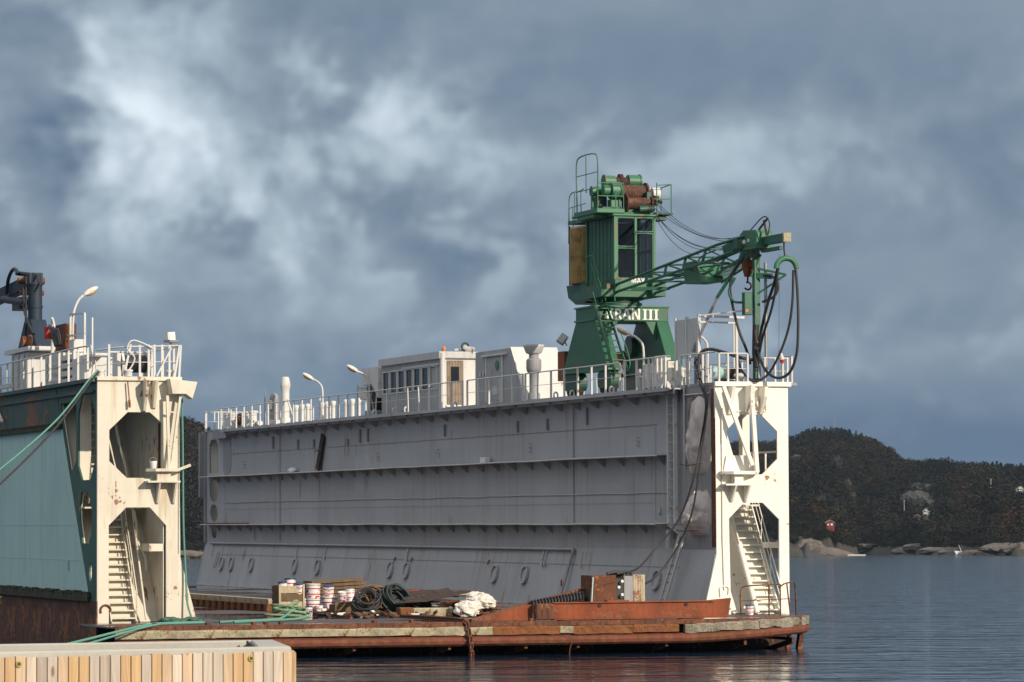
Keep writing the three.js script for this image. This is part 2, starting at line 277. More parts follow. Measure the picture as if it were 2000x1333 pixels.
// ---- end platform with its rim, timbers and fender band
const zEdge = (() => { const c = new THREE.CatmullRomCurve3([[-.65, 4.25], [4, 4.6], [11, 4.95], [17.5, 5.25], [20.5, 5.2], [22.4, 4.65], [23.7, 3.6], [24.3, 2.4], [24.6, 1.0]].map(([x, z]) => V(x, 0, z))); return c; })();
const edgePts = zEdge.getSpacedPoints(120), edgeLen = zEdge.getLength();
const atX = (x) => { let i = 0; while (i < 119 && edgePts[i + 1].x < x) i++; const a = edgePts[i], b = edgePts[i + 1], t = clamp((x - a.x) / Math.max(.001, b.x - a.x)); return [mix(a.x, b.x, t), mix(a.z, b.z, t)]; };
function along(x0, x1, out, yy, n = 10, rise = 0) {   // sweep a profile of (offset outwards, y) along the platform edge between two x
  const pos = [], pts = [];
  const s0 = edgePts.findIndex((p) => p.x >= x0), s1 = edgePts.findIndex((p) => p.x >= x1), a = s0 < 0 ? 118 : s0, b = s1 < 0 ? 120 : s1;
  for (let i = 0; i <= n; i++) { const t = mix(a, b, i / n) / 120, p = zEdge.getPointAt(clamp(t)), d = zEdge.getTangentAt(clamp(t)); pts.push([p, V(-d.z, 0, d.x)]); }
  const prof = out.map((o, i) => [o, yy[i]]), m = prof.length;
  const P = (i, j) => { const [p, nn] = pts[i], [o, y] = prof[j % m]; return [p.x + nn.x * o, y + rise * sstep(18.5, 24, p.x), p.z + nn.z * o]; };   // the far corner is bent upwards
  for (let i = 0; i < n; i++) for (let j = 0; j < m; j++) { const A = P(i, j), B = P(i + 1, j), C = P(i + 1, j + 1), D = P(i, j + 1); pos.push(...A, ...C, ...B, ...A, ...D, ...C); }
  for (const [i, f] of [[0, 1], [n, -1]]) for (let j = 1; j < m - 1; j++) { const A = P(i, 0), B = P(i, j), C = P(i, j + 1); f > 0 ? pos.push(...A, ...B, ...C) : pos.push(...A, ...C, ...B); }
  const g = new THREE.BufferGeometry(); g.setAttribute('position', new THREE.Float32BufferAttribute(pos, 3)); g.computeVertexNormals(); g.setAttribute('uv', new THREE.Float32BufferAttribute(new Array(pos.length / 3 * 2).fill(0), 2)); return g;
}
{
  const ap = new THREE.Group(); ap.name = 'end_platform'; dock.add(ap);
  const out = edgePts.filter((_, i) => i % 3 === 0).map((p) => [p.x, p.z]);
  part('platform_plate', [plateY([...out, [24.6, .02], [-.6, .02]], [], .0, .05)], M.deck, ap);
  part('rim', [along(-.6, 24.5, [-.10, .05, .05, -.02, -.02, -.10], [.012, .012, -.14, -.14, -.05, -.05], 60)], M.rust, ap);
  part('fender_band', [along(-.6, 24.5, [-.12, .06, .17, .20, .17, .06, -.12], [-.44, -.44, -.50, -.60, -.70, -.77, -.77], 70, .20)], M.band, ap);
  const segs = [[-.55, 2.6, 0], [2.65, 7.25, 0], [7.3, 9.05, 0], [9.1, 11.9, 0], [11.95, 14.1, 1], [14.15, 14.7, 0], [14.75, 16.75, 1], [16.8, 18.4, 1], [18.45, 21.2, 2], [21.25, 22.1, 2], [22.15, 22.7, 2], [22.75, 23.2, 2], [23.25, 23.6, 2], [23.65, 23.95, 2], [24.0, 24.3, 2]];
  for (const [a, b, k] of segs) {
    const ro = rr(-.02, .03), g = along(a, b, [-.05, .14 + ro, .17 + ro, .16 + ro, -.05], [-.145, -.145 + rr(-.01, .02), -.2, -.40 + rr(-.03, .02), -.41], Math.max(2, Math.round((b - a) * 4)), .13);
    const p = g.attributes.position; for (let i = 0; i < p.count; i++) { const x = p.getX(i), y = p.getY(i), z = p.getZ(i), n = vn3(x * 3, y * 14, z * 3) - .5, n2 = vn3(x * 12, y * 30, z * 12) - .5; p.setY(i, y + (n * .05 + n2 * .02) * (k === 2 ? 1.6 : .7)); p.setZ(i, z + n2 * .03 * (k + 1)); }
    g.computeVertexNormals(); part('fender_timber', [g], [M.timberPale, M.timberRust, M.timberRot][k], ap);
  }
  for (const x of [1.2, 4.4, 7.4, 10.6, 13.2, 15.0, 18.1, 21.0, 23.2]) { const [ex, ez] = atX(x); part('support_bracket', [beam([ex, -.80, ez - .1], [ex - .1, -1.25, ez - 2.6], .10, .16), bx(ex - .04, ex + .04, -.80, -.7, 0, ez - .1)], M.rust, ap); }
  part('corner_post', [beam([24.2, -.6, 2.4], [24.1, -1.5, 2.3], .22, .16, [1, 0, 0])], M.rust, ap); part('corner_post', [beam([24.4, -.6, 1.0], [24.35, -1.4, .8], .12, .12, [1, 0, 0])], M.rust, ap);
  // low cleats standing on the platform edge
  for (const x of [.9, 2.6, 4.1, 4.5, 5.0, 8.1, 9.35, 11.4, 13.4]) { const [ex, ez] = atX(x); part('deck_cleat', [cbox(ex - .06, ex + .06, .0, .10, ez - .32, ez - .06, .012)], M.rust, ap); }
  // gangway rail round the far corner
  const rail = [[22.05, 2.2], [23.1, 2.25], [23.8, 1.7], [24.2, 1.6], [24.75, .6]];
  part('corner_rail', [tube([[22.05, 0, 2.2], [22.05, .85, 2.2], [22.12, .99, 2.2], [22.25, 1.02, 2.2], [23.1, 1.06, 2.2], [23.72, 1.06, 1.75]], .028, 30, 6), tube([[23.75, .95, 1.6], [24.0, 1.08, 1.5], [24.3, 1.12, 1.4], [24.5, 1.1, 1.2], [24.78, 0, .7]], .028, 24, 6), cyl([23.1, 0, 2.2], [23.1, 1.06, 2.2], .026), cyl([23.75, 0, 1.7], [23.72, 1.06, 1.75], .026), cyl([24.25, 0, 1.4], [24.1, 1.1, 1.45], .026), cyl([22.06, .52, 2.2], [23.75, .55, 1.72], .016), cyl([23.75, .55, 1.72], [24.66, .55, .95], .016)], M.rust, ap);
}
// ---- a tower at the near end of each wing: end frame, side frames, sloping bulkhead, two flights
function stair(parent, x0, x1, y0, z0, y1, z1, n, m) {
  const st = new THREE.Group(); st.name = 'stair'; parent.add(st);
  part('back_plate', [beam([(x0 + x1) / 2, y0 - .02, z0 - .16], [(x0 + x1) / 2, y1 - .02, z1 - .16], x1 - x0 - .09, .02, [0, .6, .8])], m, st);
  for (const x of [x0 + .03, x1 - .03]) part('stringer', [beam([x, y0, z0], [x, y1, z1], .04, .22, [0, 1, 0])], m, st);
  const tg = new THREE.BoxGeometry(x1 - x0 - .08, .035, .24); metreUV(flatG(tg));
  for (let i = 0; i < n; i++) { const t = (i + .6) / n; const o = part('tread', [box(0, 0, 0, x1 - x0 - .1, .045, .25)], m, st); o.position.set((x0 + x1) / 2, mix(y0, y1, t), mix(z0, z1, t)); }
  for (const x of [x1]) {
    const d = [[x, y0 + .95, z0 + .05], [x, y1 + .95, z1 + .05]];
    part('handrail', [cyl(...d, .022, .022, 6), cyl([x, y0 + .5, z0 + .05], [x, y1 + .5, z1 + .05], .014, .014, 5), ...[.02, .34, .67, .98].map((t) => cyl([x, mix(y0, y1, t), mix(z0, z1, t)], [x, mix(y0, y1, t) + .95, mix(z0, z1, t) + .05], .016, .016, 5))], m, st);
  }
  return st;
}
const rot = (pts) => pts;
{
  // near (left) wing
  const T = dock;
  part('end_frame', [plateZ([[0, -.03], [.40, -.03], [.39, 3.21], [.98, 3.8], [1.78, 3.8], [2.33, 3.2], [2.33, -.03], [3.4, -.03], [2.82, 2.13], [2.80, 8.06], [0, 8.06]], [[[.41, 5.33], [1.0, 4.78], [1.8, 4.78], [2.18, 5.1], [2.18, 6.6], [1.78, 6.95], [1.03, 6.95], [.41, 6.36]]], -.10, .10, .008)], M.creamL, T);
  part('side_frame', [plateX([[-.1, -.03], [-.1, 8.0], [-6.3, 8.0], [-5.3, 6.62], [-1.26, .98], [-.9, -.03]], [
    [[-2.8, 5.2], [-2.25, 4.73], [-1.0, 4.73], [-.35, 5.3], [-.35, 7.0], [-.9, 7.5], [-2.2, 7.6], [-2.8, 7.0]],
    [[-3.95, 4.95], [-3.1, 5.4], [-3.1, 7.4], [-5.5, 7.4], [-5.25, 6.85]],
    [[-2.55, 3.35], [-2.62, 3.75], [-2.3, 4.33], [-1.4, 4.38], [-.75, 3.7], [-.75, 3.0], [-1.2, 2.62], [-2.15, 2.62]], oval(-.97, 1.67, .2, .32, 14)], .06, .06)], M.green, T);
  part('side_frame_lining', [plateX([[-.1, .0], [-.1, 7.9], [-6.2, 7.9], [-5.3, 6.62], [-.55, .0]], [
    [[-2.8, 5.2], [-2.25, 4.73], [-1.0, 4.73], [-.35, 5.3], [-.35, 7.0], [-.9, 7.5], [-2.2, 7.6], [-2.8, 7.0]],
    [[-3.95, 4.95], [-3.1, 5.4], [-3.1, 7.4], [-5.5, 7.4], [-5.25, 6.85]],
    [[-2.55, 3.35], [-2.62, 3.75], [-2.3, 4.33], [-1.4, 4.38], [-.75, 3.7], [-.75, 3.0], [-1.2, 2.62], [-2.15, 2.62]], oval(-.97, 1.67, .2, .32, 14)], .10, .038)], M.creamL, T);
  part('mullion', [bx(.10, .45, 4.73, 7.9, -3.1, -2.8)], M.creamL, T); part('stringer_beam', [bx(.1, .6, 4.45, 4.72, -3.6, -.12)], M.creamL, T); part('stringer_beam', [bx(.1, .35, 2.3, 2.6, -2.4, -.12)], M.creamL, T);
  part('outer_plating', [plateX([[-L, .97], [-1.30, .97], [-5.34, 6.68], [-L, 6.68]], [], .012, .04)], M.teal, T);
  part('bulwark_band', [plateX([[-L, 6.68], [-5.34, 6.68], [-6.2, 8.0], [-L, 8.0]], [], .03, .05), bx(-.09, .03, 7.62, 7.70, -L, -.3), bx(-.16, .1, 7.96, 8.08, -L, -.02)], M.greenRust, T);
  part('rubbing_strake', [bx(-.16, -.01, 6.52, 6.70, -L, -5.2), ...Array.from({ length: 40 }, (_, i) => box(-.13, 6.70, -5.6 - i * .6, .1, .05, rr(.2, .5), 0, 0, rr(-.2, .2)))], M.moss, T);
  part('plate_seam', [bx(-.024, -.012, .99, 6.5, -5.32, -5.30)], M.teal, T);
  for (const z of [-3.4, -8.2, -11.3, -15.2]) if (z < -5.4) part('plate_seam', [bx(-.036, -.028, .99, 6.5, z - .012, z + .012)], M.teal, T);
  part('plate_seam', [bx(-.036, -.028, 3.22, 3.235, -L, -3.0)], M.teal, T); part('plate_seam', [bx(-.036, -.028, 2.04, 2.055, -L, -2.2)], M.teal, T);
  part('plate_lug', [cbox(-.10, -.03, 1.72, 2.05, -4.1, -4.0, .01)], M.teal, T);
  part('inner_plating', [plateX([[-L, K], [0, K], [0, 7.95], [-L, 7.95]], [], w, .04), plateX([[-L, -.03], [-.1, -.03], [-.1, .03], [-L, .03]], [], w + .6, .03)], M.greyP, T);
  part('flare', [(() => { const g = new THREE.BoxGeometry(.04, Math.hypot(K, .6), L - .12); g.rotateZ(Math.atan2(.6, K)); g.translate(w + .28, K / 2, -L / 2 - .06); return g; })()], M.greyP, T);
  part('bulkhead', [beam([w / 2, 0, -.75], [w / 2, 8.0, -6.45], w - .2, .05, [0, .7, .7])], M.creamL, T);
  part('top_plating', [bx(.03, w + .02, 8.02, 8.12, -L, -.0)], M.greyP, T);
  stair(T, .45, 1.35, 0, -.05, 3.75, -2.35, 15, M.creamL);
  part('landing', [bx(.12, w - .1, 3.78, 3.84, -3.3, -2.35)], M.creamL, T);
  stair(T, .28, 1.0, 4.0, -2.5, 7.9, -4.6, 14, M.creamL);
  part('inner_wall', [plateX([[-3, .05], [-.12, .05], [-.12, 7.9], [-6, 7.9]], [], 2.30, .04)], M.creamL, T);
  part('drain_pipe', [tube([[1.62, 3.7, -1.6], [1.70, 3.2, -1.5], [1.72, 2.6, -1.3], [1.9, 2.2, -1.1], [1.92, 1.7, -1.05]], .05, 24, 8), tube([[1.15, 7.2, -2.6], [1.2, 6.5, -2.3], [1.25, 5.9, -2.0], [1.4, 5.2, -1.8], [1.5, 4.5, -1.7]], .055, 24, 8), cyl([.75, 7.0, -2.4], [1.05, 4.5, -1.2], .03), cyl([1.5, 3.8, -1.3], [1.75, .1, -.4], .035)], M.creamL, T);
  part('rusty_pipe', [cyl([2.2, 4.9, -.4], [2.2, 6.6, -.4], .04)], M.rust, T);
  part('shelf_bracket', [bx(1.8, 2.3, 2.35, 2.6, -1.2, -.12)], M.creamL, T);
  for (const [x0, x1, y] of [[.01, .40, 3.0], [2.34, 2.81, 3.0], [.01, 2.79, 4.35], [.01, .41, 5.9], [2.2, 2.79, 5.9], [.01, 2.79, 7.2]]) part('weld_seam', [bx(x0, x1, y, y + .012, 0, .006)], M.creamL, T);
  // brackets and hood at the tower's upper inner corner
  part('corner_hood', [(() => { const g = ext([[0, 0], [.95, -.1], [.78, -.66], [.55, -.5], [.1, -.5]], [], .55, .01); g.translate(2.32, 8.05, .0); return g; })()], M.creamL, T);
  part('knee_bracket', [plateX([[.005, 8.0], [.55, 8.0], [.5, 7.7], [.12, 7.0], [.005, 6.95]], [], 1.62, .09), plateX([[.005, 8.0], [.5, 8.0], [.12, 7.1], [.005, 7.05]], [], 1.95, .09)], M.creamL, T);
  part('hanging_strut', [beam([2.30, 7.5, .3], [2.35, 5.05, .35], .09, .09), beam([2.75, 7.6, .3], [2.4, 5.05, .35], .08, .08), beam([2.3, 7.0, .3], [2.65, 6.9, .3], .05, .05)], M.creamL, T);
  part('fender_shelf', [(() => { const g = plateY([[1.62, .005], [2.75, .005], [2.75, .25], [2.4, .55], [1.85, .55], [1.6, .25]], [], 5.08, .10, .01); return g; })(), bx(1.6, 2.7, 4.62, 4.68, .005, .5), bx(1.95, 2.4, 4.68, 4.99, .1, .35), beam([2.6, 5.02, .3], [3.08, 5.2, .35], .09, .09), plateX([[.005, 4.61], [.45, 4.61], [.1, 3.95], [.005, 3.9]], [], 2.05, .06), plateX([[.005, 4.61], [.45, 4.61], [.1, 3.95], [.005, 3.9]], [], 2.60, .06)], M.creamL, T);
  part('top_lip', [bx(-.02, 2.85, 8.0, 8.13, -.02, .10)], M.creamL, T);
  part('mooring_ring', [(() => { const g = new THREE.TorusGeometry(.17, .035, 8, 20, Math.PI * 1.3); g.rotateZ(-.4); g.translate(.28, .42, .03); return g; })()], M.rust, T);
  part('hung_rod', [cyl([1.0, 7.95, .12], [1.05, 7.35, .14], .022), cyl([1.05, 7.35, .14], [1.06, 7.1, .14], .04)], M.rust, T);
}
{
  // far (right) wing
  const T = dock;
  part('end_frame', [plateZ([[21.56, -.03], [22.62, -.03], [22.56, 3.34], [23.13, 3.89], [23.85, 3.89], [24.47, 3.31], [24.47, -.03], [24.85, -.03], [24.85, 8.06], [22.06, 8.06], [22.08, 2.1]], [[[22.52, 6.45], [23.03, 6.99], [23.8, 6.99], [24.42, 6.4], [24.42, 5.43], [23.84, 4.89], [22.9, 4.88], [22.52, 5.2]]], -.10, .10, .008)], M.cream, T);
  const openings = [[[-2.55, 5.4], [-2.15, 4.95], [-.85, 4.95], [-.4, 5.4], [-.4, 7.1], [-.9, 7.65], [-2.1, 7.65], [-2.55, 7.1]], [[-2.45, 3.3], [-2.0, 2.75], [-.9, 2.75], [-.45, 3.2], [-.45, 4.0], [-.8, 4.35], [-2.1, 4.35], [-2.45, 4.0]]];
  part('side_frame', [plateX([[-4.3, K], [-.1, K], [-.1, 8.0], [-4.3, 8.0]], openings, XR + .05, .05)], M.greyP, T);
  part('corner_strip', [bx(XR - .016, XR - .002, K + .1, 7.9, -.38, -.004)], M.rust, T);
  const ovals = [[[-68.8, 5.85], [-67.0, 5.85], [-67.0, 7.3], [-67.4, 7.6], [-68.4, 7.6], [-68.8, 7.3]], rrect(-68.7, -67.1, 4.35, 5.45, .5), rrect(-68.7, -67.1, 3.3, 4.2, .6), rrect(-68.3, -67.3, 2.45, 3.05, .3)];
  part('inner_plating', [plateX([[-L, K], [-4.3, K], [-4.3, 8.0], [-L, 8.0]], ovals, XR + .05, .05)], M.wall, T);
  part('recess_panel', [plateX(rrect(-66.0, -64.4, 5.75, 7.6, .45), [], XR - .003, .02)], M.greyP, T);
  const fl = new THREE.BoxGeometry(.04, Math.hypot(K, FL), L - .12); fl.rotateZ(-Math.atan2(FL, K)); fl.translate(XR - FL / 2 + .02, K / 2, -L / 2 - .06);
  part('flare', [fl], M.wall, T);
  part('base_weld', [bx(XR - FL - .06, XR - FL + .02, .003, .045, -L, -.12)], M.whiteD, T);
  part('outer_plating', [plateX([[-L, -.03], [-1.3, -.03], [-5.9, 7.0], [-L, 8.0]], [], W, .05)], M.greyP, T);
  part('outer_frame', [bx(W - .1, W, -.03, 8.0, -.4, -.1), bx(W - .1, W, 7.2, 8.0, -6, -.4), bx(W - .25, W - .05, 4.4, 4.75, -4.2, -.4), bx(W - .3, W - .02, 3.8, 8, -3.75, -3.4), bx(W - .22, W - .05, 2.3, 2.5, -2.6, -.4)], M.cream, T);
  part('outer_rail', [cyl([W - .06, 5.7, -3.4], [W - .06, 5.7, -.4], .03), cyl([W - .06, 4.75, -1.9], [W - .06, 5.7, -1.9], .035)], M.cream, T);
  part('bulkhead', [beam([(XR + W) / 2, 0, -.75], [(XR + W) / 2, 8.0, -6.45], w - .2, .05, [0, .7, .7])], M.cream, T);
  part('top_plating', [bx(XR - .0, W + .35, 8.02, 8.12, -L, 0)], M.greyP, T);
  part('top_lip', [bx(XR - .05, W + .08, 7.98, 8.14, -.02, .12)], M.cream, T);
  stair(T, 23.5, 24.42, 0, .15, 3.75, -2.3, 15, M.cream);
  part('landing', [bx(XR + .1, W - .1, 3.78, 3.84, -3.3, -2.35)], M.cream, T);
  stair(T, 22.5, 23.2, 4.0, -3.3, 7.9, -5.6, 14, M.cream);
  part('handrail_pipe', [cyl([22.95, 2.45, -.02], [23.45, .05, .35], .10, .10, 10), cyl([22.98, .25, .25], [23.2, .1, .3], .06)], M.cream, T);
  for (const [x0, x1, y] of [[22.08, 22.55, 2.9], [24.48, 24.84, 2.9], [22.08, 24.84, 4.3], [22.09, 22.51, 6.0], [24.43, 24.84, 6.0], [22.08, 24.84, 7.25]]) part('weld_seam', [bx(x0, x1, y, y + .012, 0, .006)], M.cream, T);
  // upper bracing, fender shelf and pipes on the end frame
  part('knee_bracket', [plateX([[.005, 8.0], [.6, 8.0], [.5, 7.6], [.12, 7.05], [.005, 7.0]], [], 23.35, .16), plateX([[.005, 7.95], [.55, 7.95], [.5, 7.6], [.1, 7.0], [.005, 6.95]], [], 23.85, .12), plateX([[.005, 7.95], [.5, 7.95], [.1, 7.0], [.005, 6.95]], [], 22.65, .12)], M.cream, T);
  part('hanging_strut', [beam([22.2, 7.95, .45], [23.25, 5.2, .5], .13, .13), beam([23.25, 7.9, .45], [23.42, 4.95, .5], .14, .14)], M.cream, T);
  part('fender_shelf', [plateY([[22.2, .005], [23.6, .005], [23.6, .25], [23.3, .6], [22.5, .6], [22.2, .25]], [], 5.0, .12, .01), bx(22.25, 23.3, 4.5, 4.56, .005, .5), bx(22.62, 22.95, 4.56, 4.88, .1, .4), plateZ([[22.35, 5.0], [23.5, 5.0], [23.3, 5.55], [22.45, 5.55]], [], .02, .06), plateX([[.005, 4.5], [.5, 4.5], [.1, 3.95], [.005, 3.9]], [], 22.68, .07), plateX([[.005, 4.5], [.5, 4.5], [.1, 3.95], [.005, 3.9]], [], 23.2, .07), plateX([[.06, 5.0], [.55, 5.0], [.06, 5.6]], [], 23.48, .03)], M.cream, T);
  part('conduit', [cyl([22.3, 6.0, .04], [22.3, 2.6, .04], .025), cyl([22.3, 7.2, .05], [22.3, 6.0, .05], .035), cyl([22.62, 7.1, .04], [24.0, 7.1, .04], .02), cyl([24.0, 7.1, .04], [24.0, 7.9, .04], .02), cyl([22.3, 2.6, .04], [22.35, .85, .04], .022), tube([[22.2, .62, .04], [22.2, .95, .04], [22.5, .95, .04], [22.5, .7, .04]], .02, 16, 6)], M.cream, T);
  part('lifting_eye', [(() => { const g = new THREE.TorusGeometry(.10, .03, 8, 16); g.rotateY(1.2); g.translate(23.62, 7.35, .12); return g; })(), bx(23.58, 23.66, 7.35, 7.6, .0, .15)], M.cream, T);
  // ledges with knees along the grey wall
  const knee = (d, h) => plateZ([[0, 0], [0, -h], [-d, 0]], [], -.02, .04);
  for (const [y, d, z0] of [[5.655, .50, -4.2], [3.17, .46, -4.0]]) {
    const lg = new THREE.Group(); lg.name = 'ledge'; T.add(lg);
    part('shelf', [bx(XR - d, XR - .002, y - .03, y, -68.9, z0)], M.sill, lg); part('highlight_lip', [tube(Array.from({ length: 26 }, (_, i) => [XR - d - .01, y - .02 + rr(-.012, .012), mix(-68.9, z0, i / 25)]), .035, 120, 5)], M.whiteD, lg);  // pale lip colour stands in for the bright highlight along the edge
    const kg = metreUV(flatG(knee(d - .04, .34)));
    for (let z = z0 - .6; z > -68.5; z -= 2.0) { const o = new THREE.Mesh(kg, M.sill); o.name = 'knee'; o.castShadow = o.receiveShadow = true; o.position.set(XR - .004, y - .032, z); lg.add(o); }
  }
  part('shelf_end_bracket', [plateZ([[XR - .005, 3.16], [XR - .005, 2.6], [XR - .75, 3.16]], [], -3.95, .06), bx(XR - .75, XR - .005, 3.165, 3.2, -4.0, -2.9), plateZ([[XR - .005, 3.15], [XR - .005, 2.6], [XR - .7, 3.15]], [], -3.0, .06)], M.white, T);
  // long seams, a cable and the flare's pipe
  part('seam_bar', [bx(XR - .035, XR - .002, 6.78, 6.81, -64.5, -5.5)], M.sill, T);
  part('cable_run', [tube(Array.from({ length: 32 }, (_, i) => [XR - .03, 4.29 + rr(-.022, .022), -65.6 + i * 1.98]), .018, 160, 5)], M.whiteD, T);
  part('cable_run', [tube(Array.from({ length: 24 }, (_, i) => [XR - .02, 3.94 + rr(-.006, .006), -65.6 + i * 2.6]), .006, 100, 4)], M.sill, T);
  const pipe = part('flare_pipe', [cyl([XR - .12, 2.19, -68.2], [XR - .12, 2.19, -13.9], .055), cyl([XR - .12, 2.19, -13.9], [XR - .50, .9, -14.0], .06), cyl([XR - .50, .9, -14.0], [XR - .68, .35, -14.0], .06)], M.sill, T);
  for (let z = -66; z > -14; z -= 2.4) part('pipe_clamp', [bx(XR - .2, XR - .03, 2.14, 2.25, z - .03, z + .03)], M.whiteD, pipe);
  part('valve_wheel', [(() => { const g = new THREE.TorusGeometry(.10, .03, 6, 14); g.rotateY(1.2); g.translate(XR - .66, .92, -13.85); return g; })()], M.rustO, T);
  const xs = (y) => XR - FL * (1 - y / K) - .03;
  // oval man-hole covers and their bent vent pipes on the flare
  for (const z of [-65.2, -63.3, -59.5, -51.7, -47.85, -36.6, -34.25, -22.6, -19.0, -4.9]) {
    const h = part('manhole_cover', [(() => { const g = ext(rrect(-.36, .36, -.37, .37, .30), [rrect(-.30, .30, -.31, .31, .26)], .11, .01); g.rotateY(-Math.PI / 2); g.rotateZ(-Math.atan2(FL, K)); g.translate(xs(1.13) + .015, 1.13, z); return g; })(), (() => { const g = ext(rrect(-.31, .31, -.32, .32, .26), [], .03); g.rotateY(-Math.PI / 2); g.rotateZ(-Math.atan2(FL, K)); g.translate(xs(1.13) + .012, 1.13, z); return g; })()], M.sill, T);
  }
  for (const [z, k] of [[-67.6, 0], [-65.6, 0], [-51.9, 1], [-47.1, 1], [-34.6, 2], [-17.3, 2], [-17.0, 1], [-13.0, 0]]) part('vent_pipe', [tube([[xs(2.1) - .03, 2.1, z], [xs(1.8) - .04, 1.8, z], [xs(1.62) - .05, 1.62, z + .03], [xs(1.55) - .05, 1.55, z + .14], [xs(1.58) - .05, 1.60, z + .24]], .022 + .008 * k, 18, 6)], M.whiteD, T);
  part('draft_ladder', [beam([xs(.95) - .02, .95, -66.8], [xs(1.75) - .02, 1.75, -66.5], .04, .06), beam([xs(.95) - .02, .95, -66.4], [xs(1.75) - .02, 1.75, -66.1], .04, .06), ...[.2, .4, .6, .8].map((t) => beam([xs(.95) - .03, mix(.95, 1.75, t), -66.8 + .3 * t], [xs(.95) - .03, mix(.95, 1.75, t), -66.4 + .3 * t], .02, .03))], M.white, T);
  part('flare_seam', [bx(xs(1.62) - .0, xs(1.62) + .012, 1.615, 1.63, -66, -3)], M.sill, T);
  for (const z of [-23.6, -33.8, -36.2]) part('rusty_spout', [tube([[xs(1.7), 1.7, z], [xs(1.66) - .05, 1.64, z], [xs(1.55) - .06, 1.5, z]], .03, 8, 6)], M.rust, T);
  // upright pipes, slots and hanging hooks on the wall
  for (const [z, a, b, r] of [[-55.2, K + .1, 7.9, .028], [-14.1, 3.2, 7.9, .03], [-59.8, 2.4, 3.1, .02], [-5.6, 3.3, 6.7, .014]]) part('wall_pipe', [cyl([XR - .05, a, z], [XR - .05, b, z], r, r, 7)], M.sill, T);
  for (const [z, a, b] of [[-56.4, 6.9, 7.5], [-52, 6.78, 7.25], [-49.3, 6.8, 7.2], [-43.8, 6.82, 7.1], [-41.9, 6.9, 7.5], [-40.7, 6.9, 7.5], [-29.7, 6.9, 7.4], [-20.5, 6.85, 7.3], [-17, 6.85, 7.3], [-12.6, 6.95, 7.6]]) part('wall_bar', [cbox(XR - .10, XR - .003, a, b, z - .06, z + .06, .01)], M.greyP, T);
  for (const z of [-61.8, -39.2, -30.6, -19.0, -7.3]) part('wall_hook', [0, 1].map((k) => { const g = new THREE.TorusGeometry(.085, .018, 6, 14); g.rotateY(.5); g.translate(XR - .07, 6.28 - k * .17, z + k * .05); return g; }), M.whiteD, T);
  part('mooring_eye', [(() => { const g = new THREE.TorusGeometry(.11, .03, 6, 16); g.rotateY(1.2); g.translate(XR - .06, 3.62, -5.2); return g; })()], M.whiteD, T);
  // ladder fixed to the wall beside the tower
  { const lad = new THREE.Group(); lad.name = 'wall_ladder'; T.add(lad);
    for (const z of [-3.95, -3.35]) part('ladder_rail', [bx(XR - .24, XR - .10, 3.2, 8.3, z - .04, z + .04)], M.white, lad);
    for (let y = 3.45; y < 8.0; y += .33) part('rung', [cyl([XR - .17, y, -3.95], [XR - .17, y, -3.35], .018, .018, 5)], M.whiteD, lad); }
  part('down_pipe', [cyl([XR - .07, 5.2, -2.72], [XR - .07, 8.4, -2.72], .04), cyl([XR - .04, 7.75, -2.9], [XR - .04, 7.75, -.5], .03), cyl([XR - .55, 2.95, -3.1], [XR - .55, 2.3, -3.15], .09)], M.whiteD, T);
  // gallery along the wing's top edge
  { const ga = new THREE.Group(); ga.name = 'gallery'; T.add(ga);
    part('walkway', [bx(21.42, XR, 7.96, 8.01, -64.2, -2.75), bx(21.40, 21.418, 7.90, 8.03, -64.2, -2.75), bx(21.6, 21.66, 7.80, 7.958, -64.2, -2.75)], M.sill, ga);
    const kg = metreUV(flatG(plateZ([[0, 0], [0, -.42], [-.08, -.42], [-.62, -.10], [-.62, 0]], [], -.02, .04)));
    for (let z = -3.4; z > -64; z -= 2.0) { const o = new THREE.Mesh(kg, M.sill); o.name = 'knee'; o.castShadow = o.receiveShadow = true; o.position.set(XR - .004, 7.955, z); ga.add(o); } }
  part('gallery_end', [plateX([[-66.9, 7.6], [-64.3, 7.6], [-64.25, 8.0], [-67, 8.0]], [], XR - .01, .3)], M.greyP, T);
  // dock-side guard rail: the posts stand 1.5 m apart, some of them bent
  const rail = (name, pts, posts, hgt, mat = M.white, mids = [.52], lean = 0) => {
    const g = new THREE.Group(); g.name = name; T.add(g);
    part('top_rail', [tube(pts.map(([x, z]) => [x, 8.03 + hgt, z]), .026, Math.max(8, pts.length * 4), 6)], mat, g);
    for (const m of mids) part('mid_rail', [tube(pts.map(([x, z]) => [x, 8.03 + hgt * m, z]), .011, Math.max(8, pts.length * 4), 5)], mat, g);
    for (const [x, z, b = 0] of posts) part('rail_post', [b ? tube([[x, 8.0, z - b], [x, 8.4, z - b * .8], [x, 8.03 + hgt, z]], .032, 8, 6) : box(x, 8.02 + hgt / 2, z, .06, hgt, .09)], mat, g);
    return g;
  };
  const run = (z0, z1, x = 21.45) => { const n = Math.round(Math.abs(z1 - z0) / 1.5), o = []; for (let i = 0; i <= n; i++) { const z = mix(z0, z1, i / n); o.push([x, z, z < -31 && z > -39 ? rr(-.25, .25) : rnd() < .12 ? rr(-.08, .08) : 0]); } return o; };
  const wave = (z0, z1, x = 21.45) => { const o = [], n = Math.ceil(Math.abs(z1 - z0) / 4); for (let i = 0; i <= n; i++) o.push([x + rr(-.015, .015), mix(z0, z1, i / n)]); return o; };
  rail('guard_rail', wave(-64.1, -25.6), run(-64.1, -25.6), 1.07);
  rail('guard_rail', wave(-25.0, -18.2), run(-25.0, -18.2), 1.07);
  rail('guard_rail', wave(-17.9, -7.6), run(-17.9, -7.6), 1.07);
  rail('guard_rail', wave(-7.2, -3.1), [[21.45, -7.1], [21.45, -5.9], [21.45, -4.7], [21.45, -4.3], [21.45, -3.9], [21.45, -3.5], [21.45, -3.1]], 1.12);
